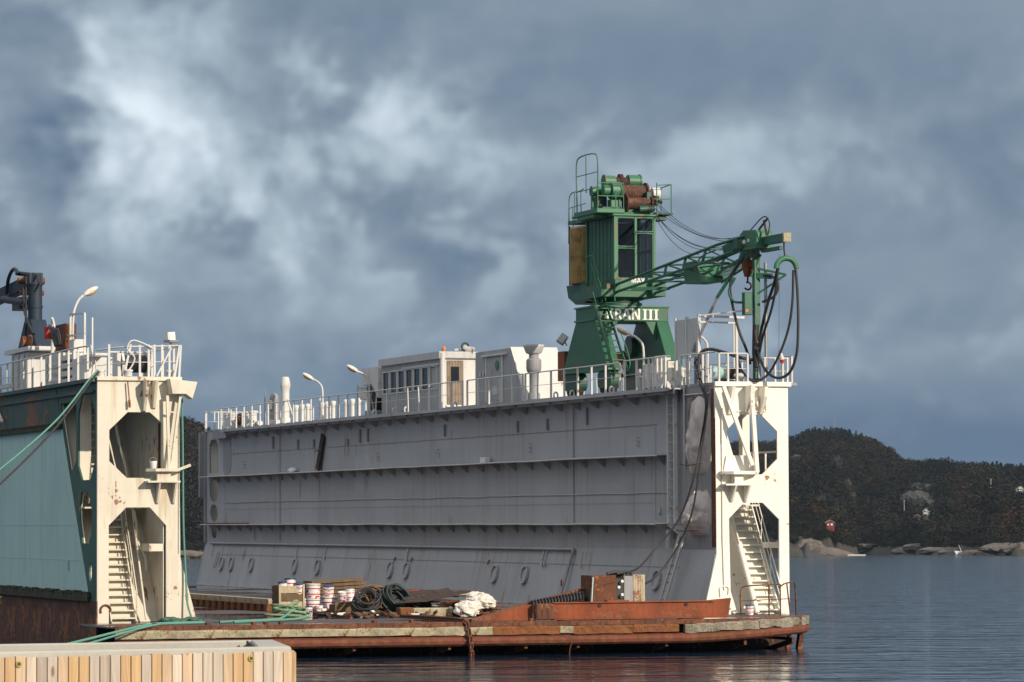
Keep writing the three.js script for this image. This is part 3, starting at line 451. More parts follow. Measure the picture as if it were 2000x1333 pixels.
  part('rail_end_bend', [tube([[21.45, 9.1, -7.7], [21.45, 9.05, -7.55], [21.45, 8.8, -7.45], [21.45, 8.5, -7.75]], .026, 12, 6), tube([[21.45, 9.12, -7.15], [21.45, 9.0, -7.3], [21.45, 8.75, -7.3], [21.45, 8.55, -7.0]], .026, 12, 6)], M.white, T);
  rail('tower_rail', [[XR + .02, -3.2], [XR + .02, -1.0], [XR + .02, -.1]], [[XR + .02, -3.2], [XR + .02, -2.4], [XR + .02, -1.2]], 1.15);
  rail('tower_rail', [[22.25, .0], [22.9, .02], [23.3, .02]], [[22.22, .0], [22.55, .02], [22.9, .02], [23.3, .02]], 1.1);
  rail('tower_rail', [[23.9, .02], [24.5, .02], [24.9, -.05]], [[23.95, .02], [24.35, .02], [24.65, .0], [24.85, -.05]], .95);
  rail('outer_guard_rail', wave(-68.8, -.3, W + .28), run(-68.8, -.3, W + .28), 1.05);
  rail('end_guard_rail', [[XR - .1, -69.2], [W + .2, -69.2]], [[XR - .1, -69.2], [XR + .6, -69.2], [XR + 1.3, -69.2], [XR + 2, -69.2]], 1.05);
  rail('guard_rail', wave(-69.2, -64.3, XR - .05), run(-69.2, -64.3, XR - .05), 1.05);
  part('end_frame', [plateZ([[XR - .35, .6], [22.4, 2.3], [22.4, 7.95], [W, 7.95], [W, 0], [XR - .5, 0]], [], -L, .05), bx(XR - .12, XR + .02, 2.2, 8.0, -69.5, -69.3), bx(XR - .3, XR - .1, 4.6, 8.0, -69.9, -69.6)], M.greyP, T);
  part('far_room', [bx(23.1, 23.15, 2.3, 7.9, -69.4, -66.0), bx(XR + .1, 23.1, 2.3, 7.9, -68.95, -68.9)], M.cream, T);
  // mooring fittings welded to the gallery
  for (const z of [-33.5, -35.2, -38.1, -26.9, -12.9, -14.7, -8.7]) part('pipe_ring', [(() => { const g = new THREE.TorusGeometry(.13, .035, 7, 16); g.rotateY(.6); g.translate(21.55, 8.13, z); return g; })()], M.white, T);
}
// ================================================================ the green portal crane on the far wing
const fontSans = await new FontLoader().loadAsync('fonts/droid/droid_sans_bold.typeface.json');
const fontSerif = await new FontLoader().loadAsync('fonts/droid/droid_serif_bold.typeface.json');
function lettering(t, font, size, wide, x, y, z, d = .012) { const g = new TextGeometry(t, { font, size, depth: d, curveSegments: 3, bevelEnabled: false }); g.computeBoundingBox(); const bb = g.boundingBox; g.translate(-bb.min.x, -bb.min.y, 0); g.scale(wide / (bb.max.x - bb.min.x), size / (bb.max.y - bb.min.y), 1); g.translate(x, y, z); return g; }
{
  const O = [23.7, 8.12, -13.1], C = thing('portal_crane', 'green portal crane with glazed cab and lowered lattice jib on the grey wing', 'crane', O);
  const q = (x, y, z) => [x - O[0], y - O[1], z - O[2]];           // dock coordinates to the crane's own
  const B = (x0, x1, y0, y1, z0, z1, c = .015) => cbox(x0 - O[0], x1 - O[0], y0 - O[1], y1 - O[1], z0 - O[2], z1 - O[2], c);
  const R = (a, b, r, n = 7) => cyl(q(...a), q(...b), r, r, n);
  const S = (a, b, w_, h_, up) => beam(q(...a), q(...b), w_, h_, up);
  const TB = (pts, r, n, m) => tube(pts.map((p) => q(...p)), r, n, m);
  const PX = (pts, holes, x, t, b) => { const g = plateX(pts.map(([z, y]) => [z - O[2], y - O[1]]), holes.map((h) => h.map(([z, y]) => [z - O[2], y - O[1]])), x - O[0], t, b); return g; };
  // portal
  const po = part('portal_beam', [B(22.2, 25.2, 10.90, 11.47, -14.2, -12.05, .03)], M.crane, C);
  part('lettering', [lettering('KRAN', fontSans, .42, 1.36, 22.66 - O[0], 10.965 - O[1], -12.045 - O[2]), lettering('III', fontSerif, .40, .66, 24.13 - O[0], 10.965 - O[1], -12.045 - O[2])], M.letter, po);
  part('beam_flange', [B(22.15, 25.25, 11.44, 11.50, -14.25, -12.0, .008), B(22.15, 22.5, 10.93, 11.0, -14.25, -12.1, .005)], M.craneL, po);
  for (const [x, s] of [[22.2, 1], [25.2, -1]]) {
    const lg = part('portal_leg', [PX([[-14.2, 10.92], [-12.05, 10.92], [-10.75, 9.05], [-15.65, 9.05]], [], s > 0 ? x + .5 : x, .5, .012)], M.crane, C);
    part('gusset', [(() => { const g = plateZ([[0, 0], [s * .42, 0], [0, -.75]], [], -12.2 - O[2], .12); g.translate(x + s * .5 - O[0], 10.91 - O[1], 0); return g; })()], M.crane, lg);
    part('leg_foot', [B(s > 0 ? x - .04 : x - .54, s > 0 ? x + .54 : x + .04, 8.98, 9.06, -15.75, -10.65, .01)], M.craneL, lg);
    for (const z of [-14.9, -11.3]) {
      const bg = part('bogie', [PX(rrect(z - .72, z + .72, 8.30, 8.97, .26), [], s > 0 ? x + .48 : x + .0, .44, .02)], M.craneD, C);
      for (const dz of [-.4, .4]) part('wheel', [cyl(q(x + (s > 0 ? .1 : -.1), 8.34, z + dz), q(x + (s > 0 ? .36 : -.36), 8.34, z + dz), .22, .22, 16)], M.rustD, bg);
    }
  }
  part('rust_plate', [B(22.24, 22.50, 8.75, 9.90, -16.35, -15.6)], M.rustO, C); part('rust_plate', [B(24.5, 24.76, 8.9, 9.9, -15.9, -15.2)], M.rust, C);
  part('cable_reel', [cyl(q(24.45, 10.05, -14.4), q(24.75, 10.05, -14.4), .42, .42, 20)], M.craneD, C);
  part('flood_lamp', [box(...q(22.1, 10.35, -15.4), .32, .36, .3, .3, -.5, -.5), R([22.2, 10.1, -15.2], [22.15, 10.3, -15.35], .03)], M.steel, C);
  part('flood_glass', [box(...q(22.02, 10.37, -15.26), .26, .30, .05, .3, -.5, -.5)], M.canW, C);
  // inclined ladder up the portal leg
  { const a = [22.15, 8.95, -9.9], b = [22.15, 11.5, -12.05]; const ld = new THREE.Group(); ld.name = 'portal_ladder'; C.add(ld);
    for (const dx of [.0, .5]) part('stringer', [S([a[0] + dx, a[1], a[2]], [b[0] + dx, b[1], b[2]], .04, .14)], M.crane, ld);
    for (let i = 0; i < 10; i++) { const t = (i + .5) / 10; part('tread', [B(22.17, 22.63, mix(a[1], b[1], t) - .02, mix(a[1], b[1], t) + .02, mix(a[2], b[2], t) - .09, mix(a[2], b[2], t) + .09, .005)], M.crane, ld); }
    part('ladder_rail', [TB([[22.68, 11.4, -11.7], [22.7, 10.9, -11.3], [22.72, 10.2, -10.55], [22.72, 9.6, -10.0], [22.7, 9.1, -9.75], [22.66, 8.9, -9.9]], .022, 26, 6), TB([[22.12, 12.0, -12.1], [22.1, 11.4, -11.6], [22.1, 10.2, -10.7], [22.1, 9.2, -9.9]], .022, 20, 6), R([22.66, 9.7, -10.5], [22.7, 9.6, -10.0], .016)], M.craneL, ld); }
  // slewing ring and lower frame
  part('slewing_ring', [lathe([[0, 0], [.98, 0], [1.0, .03], [1.0, .16], [.9, .18], [.9, .27], [1.05, .29], [1.05, .36], [0, .36]], ...q(23.5, 11.48, -13.2), 36)], M.craneD, C);
  part('turntable_frame', [B(22.4, 24.75, 11.82, 12.12, -15.2, -12.0, .02), B(22.7, 24.6, 12.1, 12.35, -14.9, -12.15, .02), B(24.4, 24.95, 11.85, 12.45, -12.4, -11.7, .02)], M.crane, C);
  part('counterweight', [PX([[-17.1, 12.55], [-14.9, 12.55], [-14.9, 11.75], [-16.1, 11.75], [-16.9, 12.05]], [], 24.4, 1.5, .02)], M.craneD, C);
  // machine house
  part('house_wall', [PX([[-14.85, 12.3], [-12.12, 12.3], [-12.12, 14.9], [-14.85, 14.9]], [], 23.06, .06), ...[-14.5, -14.1, -13.7, -13.3, -12.9, -12.5].map((z) => B(22.985, 23.003, 12.35, 14.85, z - .05, z + .05, .004)), B(23.0, 24.66, 12.3, 14.9, -14.9, -14.84, .01), PX([[-14.85, 12.3], [-13.5, 12.3], [-13.5, 14.9], [-14.85, 14.9]], [], 24.66, .05)], M.crane, C);
  part('house_post', [B(22.93, 23.02, 12.3, 14.92, -14.98, -14.86, .01), B(22.96, 23.12, 12.3, 14.95, -12.16, -12.0, .01), B(24.58, 24.68, 12.3, 14.95, -12.14, -12.0, .01)], M.craneL, C);
  const tank = part('fuel_tank', [lathe([[0, 0], [.74, 0], [.78, .05], [.78, 1.05], [.80, 1.07], [.80, 1.13], [.78, 1.15], [.78, 2.15], [.72, 2.25], [0, 2.28]], ...q(23.45, 12.55, -15.95), 24)], M.yellow, C);
  part('tank_strap', [B(22.98, 23.03, 12.4, 14.9, -17.0, -16.94, .005), TB([[23.0, 13.5, -16.95], [23.0, 13.55, -15.6], [22.98, 13.4, -15.3]], .025, 12, 6)], M.rust, tank);
  // cab front: two columns of panes in light frames
  const cab = part('cab_front', [PX([[-12.12, 12.05], [-12.0, 12.05], [-12.0, 12.55], [-12.12, 12.55]], [], 24.64, 1.6), B(23.08, 24.62, 14.86, 14.98, -12.14, -12.0, .01)], M.craneL, C);
  for (const [x0, x1, y0, y1] of [[23.12, 23.80, 13.78, 14.86], [23.12, 23.80, 12.56, 13.70], [23.90, 24.56, 14.36, 14.86], [23.90, 24.56, 12.56, 14.28]]) {
    part('cab_pane', [(() => { const g = plateZ(rrect(x0 - O[0] + .002, x1 - O[0] - .002, y0 - O[1] + .002, y1 - O[1] - .002, .05), [], -12.07 - O[2], .02); return g; })()], M.glassC, cab);
    part('pane_frame', [plateZ([[x0 - .02, y0 - .02], [x1 + .02, y0 - .02], [x1 + .02, y1 + .02], [x0 - .02, y1 + .02]].map(([a, b]) => [a - O[0], b - O[1]]), [rrect(x0 - O[0] + .012, x1 - O[0] - .012, y0 - O[1] + .012, y1 - O[1] - .012, .05)], -12.10 - O[2], .08)], M.craneL, cab);
  }
  part('cab_mullion', [B(23.80, 23.90, 12.55, 14.9, -12.12, -11.98, .01)], M.craneL, cab);
  part('side_pane', [PX([[-13.45, 12.6], [-12.2, 12.6], [-12.2, 14.8], [-13.45, 14.8]], [], 24.64, .02)], M.glassC, cab);
  part('side_frame', [B(24.6, 24.68, 12.5, 14.9, -12.9, -12.8, .01), B(24.6, 24.68, 13.6, 13.68, -13.5, -12.1, .01)], M.steel, cab);
  part('operator_seat', [B(23.5, 24.1, 12.5, 12.95, -13.6, -13.0, .05), B(23.55, 24.05, 12.95, 13.75, -13.65, -13.5, .05), R([23.35, 12.5, -12.6], [23.35, 13.3, -12.6], .03), B(23.3, 23.75, 12.9, 13.05, -12.75, -12.5)], M.black, C);
  part('lettering', [lettering('MAX', fontSans, .19, .55, 23.66 - O[0], 12.37 - O[1], -11.99 - O[2])], M.letter, cab);
  part('cab_roof', [B(22.9, 24.75, 14.93, 15.02, -15.0, -11.93, .02)], M.craneL, C);
  // top platforms
  part('top_platform', [B(22.3, 23.45, 15.05, 15.22, -14.6, -12.1, .02), B(22.35, 24.7, 15.03, 15.1, -15.0, -12.2, .02), B(22.35, 22.95, 14.9, 15.03, -14.4, -12.6, .02), B(22.9, 24.0, 14.95, 15.08, -16.9, -14.9, .02)], M.craneL, C);
  part('top_platform', [B(24.7, 25.4, 15.02, 15.1, -13.2, -12.0, .015), B(24.66, 25.2, 14.82, 15.0, -13.0, -12.2, .015)], M.craneD, C);
  // winches on top
  const ax = (x0, x1, y, z, r) => R([x0, y, z], [x1, y, z], r, 20);
  part('hoist_motor', [ax(22.45, 22.95, 15.95, -13.1, .20), ax(22.95, 23.1, 15.95, -13.1, .12), R([22.5, 15.2, -13.1], [22.5, 15.8, -13.1], .06)], M.craneL, C);
  part('hoist_gearbox', [ax(23.05, 23.42, 15.95, -12.6, .34), ax(22.75, 23.05, 15.95, -12.6, .2), B(23.0, 23.4, 15.2, 15.6, -12.8, -12.4)], M.craneL, C);
  part('hoist_drum', [ax(23.45, 24.55, 15.9, -12.7, .30), ax(23.4, 23.47, 15.9, -12.7, .4), ax(24.5, 24.57, 15.9, -12.7, .4)], M.oxide, C);
  part('luffing_drum', [ax(23.6, 24.6, 15.45, -12.35, .24), ax(23.55, 23.62, 15.45, -12.35, .36), ax(24.56, 24.62, 15.45, -12.35, .34)], M.oxide, C);
  part('upper_motor', [ax(23.05, 23.45, 16.35, -13.2, .24), ax(23.0, 23.06, 16.35, -13.2, .27), ax(24.0, 24.5, 16.38, -13.2, .26), ax(24.46, 24.52, 16.38, -13.2, .29)], M.craneL, C);
  part('upper_gear', [ax(23.45, 24.0, 16.32, -13.2, .22), B(23.5, 23.9, 15.9, 16.3, -13.4, -13.0), ax(23.62, 23.78, 16.5, -13.2, .16)], M.rustD, C);
  part('winch_bed', [B(22.6, 24.7, 15.1, 15.3, -13.6, -12.3), B(22.65, 23.05, 15.2, 15.75, -13.5, -12.95), R([24.0, 15.2, -12.0], [24.6, 15.25, -12.0], .13, 12), B(24.4, 24.6, 15.1, 15.9, -12.9, -12.2)], M.craneD, C);
  part('brake_housing', [ax(24.75, 25.05, 15.85, -12.6, .26), B(24.55, 24.8, 15.9, 16.1, -12.9, -12.6)], M.white, C);
  part('brake_linkage', [R([24.5, 15.6, -12.3], [25.0, 15.5, -12.1], .06), R([24.5, 15.75, -12.3], [24.9, 15.7, -12.2], .05), R([24.62, 15.45, -12.25], [24.85, 15.45, -12.2], .09), R([24.2, 15.6, -12.2], [24.7, 15.35, -12.1], .04)], M.rustD, C);
  // railings on top
  const rl = (name, segs, r = .022) => part(name, segs.map(([a, b]) => R(a, b, r, 6)), M.craneL, C);
  const t0 = [22.36, -12.16], t1 = [22.36, -14.6], t2 = [23.42, -12.16];
  part('ladder_hoop', [TB([[22.36, 15.2, -14.4], [22.36, 17.2, -14.4], [22.36, 17.32, -14.2], [22.36, 17.32, -12.4], [22.36, 17.2, -12.2], [22.36, 15.2, -12.18]], .026, 60, 6), R([22.36, 15.9, -13.4], [22.36, 17.32, -13.4], .02, 6), R([22.36, 16.62, -14.4], [22.36, 16.62, -12.2], .018, 6), R([22.36, 16.02, -14.4], [22.36, 16.02, -12.2], .018, 6)], M.craneL, C);
  rl('top_guard_rail', [[[22.36, 16.2, -12.16], [23.42, 16.2, -12.16]], [[22.36, 15.7, -12.16], [23.42, 15.7, -12.16]], [[23.42, 15.2, -12.16], [23.42, 16.2, -12.16]], [[22.36, 15.2, -12.16], [22.36, 16.2, -12.16]], [[23.1, 15.2, -12.16], [23.1, 15.9, -12.16]]]);
  part('top_guard_rail', [TB([[22.9, 15.0, -16.7], [22.9, 16.0, -16.7], [22.9, 16.15, -16.5], [22.9, 16.18, -15.5], [22.7, 16.18, -14.6]], .022, 24, 6), R([22.9, 15.0, -16.1], [22.9, 16.15, -16.1], .02, 6), R([22.9, 15.6, -16.7], [22.8, 15.62, -14.6], .016, 6), R([22.9, 15.0, -15.4], [22.9, 16.15, -15.4], .02, 6), R([22.9, 14.2, -16.8], [22.9, 15.6, -16.75], .02, 6), R([22.9, 14.3, -16.3], [22.9, 15.6, -16.3], .02, 6)], M.craneL, C);
  rl('top_guard_rail', [[[24.75, 15.1, -12.05], [24.75, 16.25, -12.05]], [[25.35, 15.1, -12.05], [25.35, 16.2, -12.05]], [[24.75, 16.15, -12.05], [25.35, 16.2, -12.05]], [[24.75, 15.6, -12.05], [25.35, 15.65, -12.05]], [[25.35, 16.2, -12.05], [25.35, 16.15, -13.1]], [[25.35, 15.1, -13.1], [25.35, 16.15, -13.1]]]);
  // access ladder on the turntable side
  part('house_ladder', [TB([[22.6, 11.65, -11.95], [22.62, 12.2, -12.5], [22.66, 13.3, -13.35], [22.7, 13.5, -13.6], [22.72, 13.5, -14.5]], .024, 24, 6), TB([[22.95, 11.65, -11.9], [23.0, 12.6, -12.3], [23.0, 13.5, -12.75], [23.0, 13.52, -12.45]], .022, 24, 6), R([22.55, 11.6, -12.2], [22.6, 13.2, -13.5], .022), R([22.5, 11.6, -12.3], [23.0, 11.6, -11.9], .022), R([22.5, 11.6, -12.6], [22.5, 12.1, -12.7], .022), ...[.15, .35, .55, .75].map((t) => R([22.55, mix(11.65, 13.2, t), mix(-12.0, -13.4, t)], [22.95, mix(11.65, 13.2, t), mix(-12.0, -13.0, t)], .016, 5))], M.craneL, C);
  // lattice jib, laid down along the wing
  const chord = { ul: [[23.05, 12.25, -12.6], [23.12, 13.12, -2.2], [23.75, 13.36, -1.2]], ll: [[23.05, 11.98, -12.6], [23.12, 12.62, -2.6], [23.7, 12.95, -1.2]], ur: [[24.55, 12.25, -11.8], [24.5, 13.12, -2.2], [24.3, 13.36, -1.2]], lr: [[24.55, 11.98, -11.8], [24.5, 12.66, -2.6], [24.3, 12.95, -1.2]] };
  const at = (k, t) => { const [a, b] = chord[k]; return [mix(a[0], b[0], t), mix(a[1], b[1], t), mix(a[2], b[2], t)]; };
  for (const k of Object.keys(chord)) part('jib_chord', [R(chord[k][0], chord[k][1], .055, 10), R(chord[k][1], chord[k][2], .055, 10)], M.jib, C);
  const ts = [.36, .54, .72, .9];
  for (let i = 0; i < ts.length; i++) for (const [u, l] of [['ul', 'll'], ['ur', 'lr']]) {
    part('jib_lacing', [S(at(u, ts[i]), at(l, ts[i]), .09, .06, [0, 0, 1])], M.jib, C);
    if (i < ts.length - 1) part('jib_lacing', [R(at(u, ts[i]), at(l, ts[i + 1] - .01), .035, 8)], M.jib, C);
  }
  for (let i = 0; i < ts.length; i++) { part('jib_lacing', [R(at('ll', ts[i]), at('lr', ts[i]), .035, 8)], M.jib, C); part('jib_lacing', [R(at('ul', ts[i]), at('ur', ts[i]), .035, 8)], M.jib, C); if (i) part('jib_lacing', [R(at('ll', ts[i - 1]), at('lr', ts[i]), .03, 8)], M.jib, C); if (i) part('jib_lacing', [R(at('ur', ts[i - 1]), at('ul', ts[i]), .03, 8)], M.jib, C); }
  part('jib_root_lug', [B(22.95, 23.15, 12.0, 12.5, -12.3, -11.9), B(24.45, 24.65, 12.0, 12.5, -12.3, -11.9), S([23.1, 12.06, -10.6], [24.5, 12.06, -10.2], .10, .12)], M.jib, C);
  part('jib_ballast_box', [PX([[-6.3, 12.75], [-5.0, 12.75], [-4.5, 11.95], [-6.1, 11.95]], [], 24.35, .9, .02)], M.craneL, C);
  part('jib_walkway', [...Array.from({ length: 15 }, (_, i) => { const z = -5.4 + i * .2, y = 12.05 + i * .035; return B(24.0, 24.7, y - .015, y + .015, z - .05, z + .05, .004); }), S([24.0, 12.0, -5.6], [24.0, 12.6, -2.4], .05, .07), S([24.7, 12.0, -5.6], [24.7, 12.6, -2.4], .05, .07)], M.craneL, C);
  part('jib_side_plate', [PX([[-3.0, 13.05], [-1.3, 13.28], [-1.2, 12.92], [-2.8, 12.6]], [], 24.4, .04), PX([[-2.6, 13.1], [-1.3, 13.28], [-1.2, 12.95], [-2.4, 12.75]], [], 23.5, .04)], M.jib, C);
  part('jib_hose', [TB([[23.5, 13.0, -3.3], [23.3, 12.8, -4.2], [23.2, 12.4, -4.5], [23.3, 12.2, -4.1], [23.5, 12.3, -3.5]], .025, 24, 6)], M.rubber, C);
  // jib head: sheave housing, beam and gooseneck
  const head = part('jib_head', [PX([[-1.75, 13.05], [-1.6, 13.45], [-1.3, 13.58], [-.2, 13.52], [-.1, 13.4], [-.1, 12.95], [-1.75, 12.92]], [], 24.35, .62, .02), B(23.68, 24.42, 12.86, 12.94, -1.8, -.05, .01)], M.craneL, C);
  part('head_lamp', [R([23.73, 13.15, -1.15], [23.68, 13.15, -1.1], .07, 12), B(23.70, 23.735, 13.12, 13.24, -.85, -.72, .005)], M.canW, head);
  part('head_beam', [B(23.95, 24.2, 12.97, 13.26, -.1, 1.72, .015), B(23.98, 24.15, 12.72, 12.84, -.3, 1.25, .01)], M.jib, head);
  part('head_beam_end', [B(23.93, 24.22, 12.95, 13.28, 1.72, 1.82, .01)], M.timberPale, head);
  part('rope_guide', [TB([[24.0, 13.45, -1.6], [24.0, 13.75, -.8], [24.0, 13.95, -.2], [24.0, 13.95, .15], [24.0, 13.7, .45], [24.0, 13.3, .3]], .022, 30, 6), S([24.0, 13.55, -.5], [24.0, 13.9, .3], .05, .06), S([24.0, 13.85, -.05], [24.0, 13.3, .2], .06, .06)], M.rustD, head);
  part('sheave', [ax(23.8, 23.9, 13.1, -2.0, .22), ax(24.1, 24.2, 13.1, -2.0, .22)], M.rust, head);
  part('hook_block', [PX([[-1.9, 12.55], [-1.35, 12.55], [-1.3, 12.3], [-1.5, 11.95], [-1.7, 11.95], [-1.9, 12.3]], [], 24.15, .22, .02), R([24.03, 12.5, -1.62], [24.03, 13.0, -1.6], .012, 5), R([24.03, 12.55, -1.5], [24.03, 13.0, -1.45], .012, 5)], M.rustO, C);
  part('hook', [(() => { const g = new THREE.TorusGeometry(.13, .035, 8, 18, Math.PI * 1.45); g.rotateZ(-2.6); g.translate(...q(24.03, 11.62, -1.6)); return g; })(), R([24.03, 11.75, -1.6], [24.03, 11.97, -1.6], .035)], M.rustD, C);
  // slack ropes from the winches to the jib head
  const ropes = [[[24.6, 15.7, -12.3], [24.1, 13.5, -1.7], .9], [[24.7, 15.7, -12.3], [24.2, 13.45, -1.6], .85], [[24.4, 15.5, -12.2], [24.0, 13.4, -1.9], 1.2], [[24.5, 15.45, -12.2], [24.25, 13.3, -2.6], .55], [[24.7, 15.0, -12.1], [24.3, 13.35, -1.8], .95], [[24.7, 15.0, -12.0], [23.2, 13.0, -3.2], .45], [[24.65, 14.95, -12.0], [23.15, 12.9, -4.0], .5]];
  for (const [a, b, sag] of ropes) part('jib_rope', [TB(Array.from({ length: 9 }, (_, i) => { const t = i / 8; return [mix(a[0], b[0], t), mix(a[1], b[1], t) - sag * 4 * t * (1 - t) * .8, mix(a[2], b[2], t)]; }), .012, 24, 5)], M.black, C);
}
// ================================================================ hose mast at the wing's end
{
  const O = [24.1, 8.12, -1.0], C = thing('hose_mast', 'tall green mast with control box and black hoses at the far wing end', 'mast', O);
  const q = (x, y, z) => [x - O[0], y - O[1], z - O[2]], B = (x0, x1, y0, y1, z0, z1, c = .012) => cbox(x0 - O[0], x1 - O[0], y0 - O[1], y1 - O[1], z0 - O[2], z1 - O[2], c);
  const R = (a, b, r, n = 8) => cyl(q(...a), q(...b), r, r, n), TB = (pts, r, n = 40, m = 7) => tube(pts.map((p) => q(...p)), r, n, m);
  part('mast_post', [B(23.98, 24.2, 8.14, 12.82, -1.1, -.88), B(24.02, 24.16, 8.14, 8.3, -1.3, -.7)], M.jib, C);
  part('mast_pipe', [R([24.35, 8.5, -.75], [24.35, 12.4, -.75], .06), R([24.1, 8.14, -.85], [24.12, 9.3, -.9], .05)], M.steel, C);
  const cb = part('control_box', [B(23.62, 23.92, 10.55, 11.35, -1.2, -.95, .02)], M.jib, C);
  part('warning_plate', [B(23.66, 23.76, 10.65, 10.75, -.948, -.94, .002)], M.orange, cb);
  part('mast_arm', [beam(q(24.1, 12.2, -.9), q(24.9, 11.95, -.2), .06, .08), beam(q(24.1, 11.3, -.9), q(24.9, 11.95, -.2), .05, .06), beam(q(24.1, 11.95, -.9), q(24.5, 11.9, -.5), .12, .2), beam(q(24.2, 12.7, -.8), q(23.9, 11.9, -1.0), .05, .07)], M.craneL, C);
  part('stay_strut', [beam(q(23.8, 12.75, -1.3), q(23.0, 11.2, -2.0), .10, .10)], M.jib, C);
  part('stay_strut', [beam(q(23.0, 11.2, -2.0), q(22.3, 9.3, -2.6), .085, .085)], M.steel, C);
  part('hose_saddle', [(() => { const g = new THREE.TorusGeometry(.36, .10, 8, 18, Math.PI); g.rotateY(-.15); g.translate(...q(24.2, 12.05, 1.42)); return g; })()], M.craneL, C);
  part('saddle_chain', [TB([[24.08, 12.96, 1.5], [24.1, 12.7, 1.46], [24.15, 12.45, 1.42]], .028, 8, 6)], M.rustD, C);
  part('black_hose', [TB([[23.9, 12.05, 1.36], [23.86, 11.5, 1.1], [23.85, 10.9, .6], [23.9, 9.8, -.2], [24.0, 9.2, -.6], [24.05, 8.8, -.75]], .055, 40), TB([[23.88, 12.0, 1.4], [23.9, 11.4, 1.2], [23.9, 10.6, .75], [23.9, 9.8, .05], [23.95, 9.0, -.5]], .045, 40)], M.rubber, C);
  part('black_hose', [TB([[24.52, 12.05, 1.50], [24.56, 11.2, 1.55], [24.56, 10.0, 1.58], [24.52, 9.0, 1.48], [24.4, 8.4, 1.1], [24.15, 8.25, .7], [23.95, 8.5, .2], [23.9, 9.2, -.4], [23.95, 10, -.8]], .05, 60)], M.rubber, C);
  part('black_hose', [TB([[24.45, 12.0, 1.46], [24.42, 10.8, 1.40], [24.34, 9.9, 1.2], [24.1, 9.0, .9], [23.85, 8.35, .45], [23.5, 8.15, .2], [23.2, 8.5, -.2], [23.2, 9.0, -.6]], .045, 60)], M.rubber, C);
  part('black_hose', [TB([[23.75, 12.6, -1.3], [23.5, 12.2, -1.5], [23.35, 11.6, -1.6], [23.4, 10.9, -1.5], [23.55, 10.0, -1.3], [23.75, 9.3, -1.1], [23.85, 8.8, -1.0]], .05, 40)], M.rubber, C);
  part('green_hose', [TB([[23.5, 11.9, -1.5], [23.3, 11.4, -1.6], [23.4, 11.05, -1.4], [23.7, 11.0, -1.2]], .045, 24)], M.jib, C);
  part('black_hose', [TB([[24.2, 11.95, -.8], [24.45, 11.9, -.4], [24.6, 11.6, -.2], [24.5, 11.2, -.3], [24.2, 11.0, -.7]], .045, 24)], M.rubber, C);
  part('hose_bundle', [TB([[24.0, 10.2, -.85], [23.98, 9.6, -.85], [23.95, 9.2, -.8], [24.0, 8.7, -.82]], .12, 20, 8)], M.black, C);
  part('thin_cable', [R([24.3, 12.6, .6], [24.28, 8.3, .5], .008, 4), R([24.25, 11.2, -.3], [24.05, 9.4, -.7], .008, 4)], M.black, C);
  part('indicator_lamp', [R([23.98, 9.55, -.68], [23.98, 9.55, -.62], .05, 10)], M.canW, C);
  part('festoon_hose', [TB([[23.9, 8.95, -.9], [23.4, 9.05, -1.0], [22.9, 9.25, -1.3], [22.55, 9.35, -1.6], [22.3, 9.25, -1.8], [22.15, 8.8, -1.7], [22.1, 8.3, -1.5]], .06, 30)], M.rubber, C);
}
// ================================================================ things on the far wing's top
const YT = 8.12;
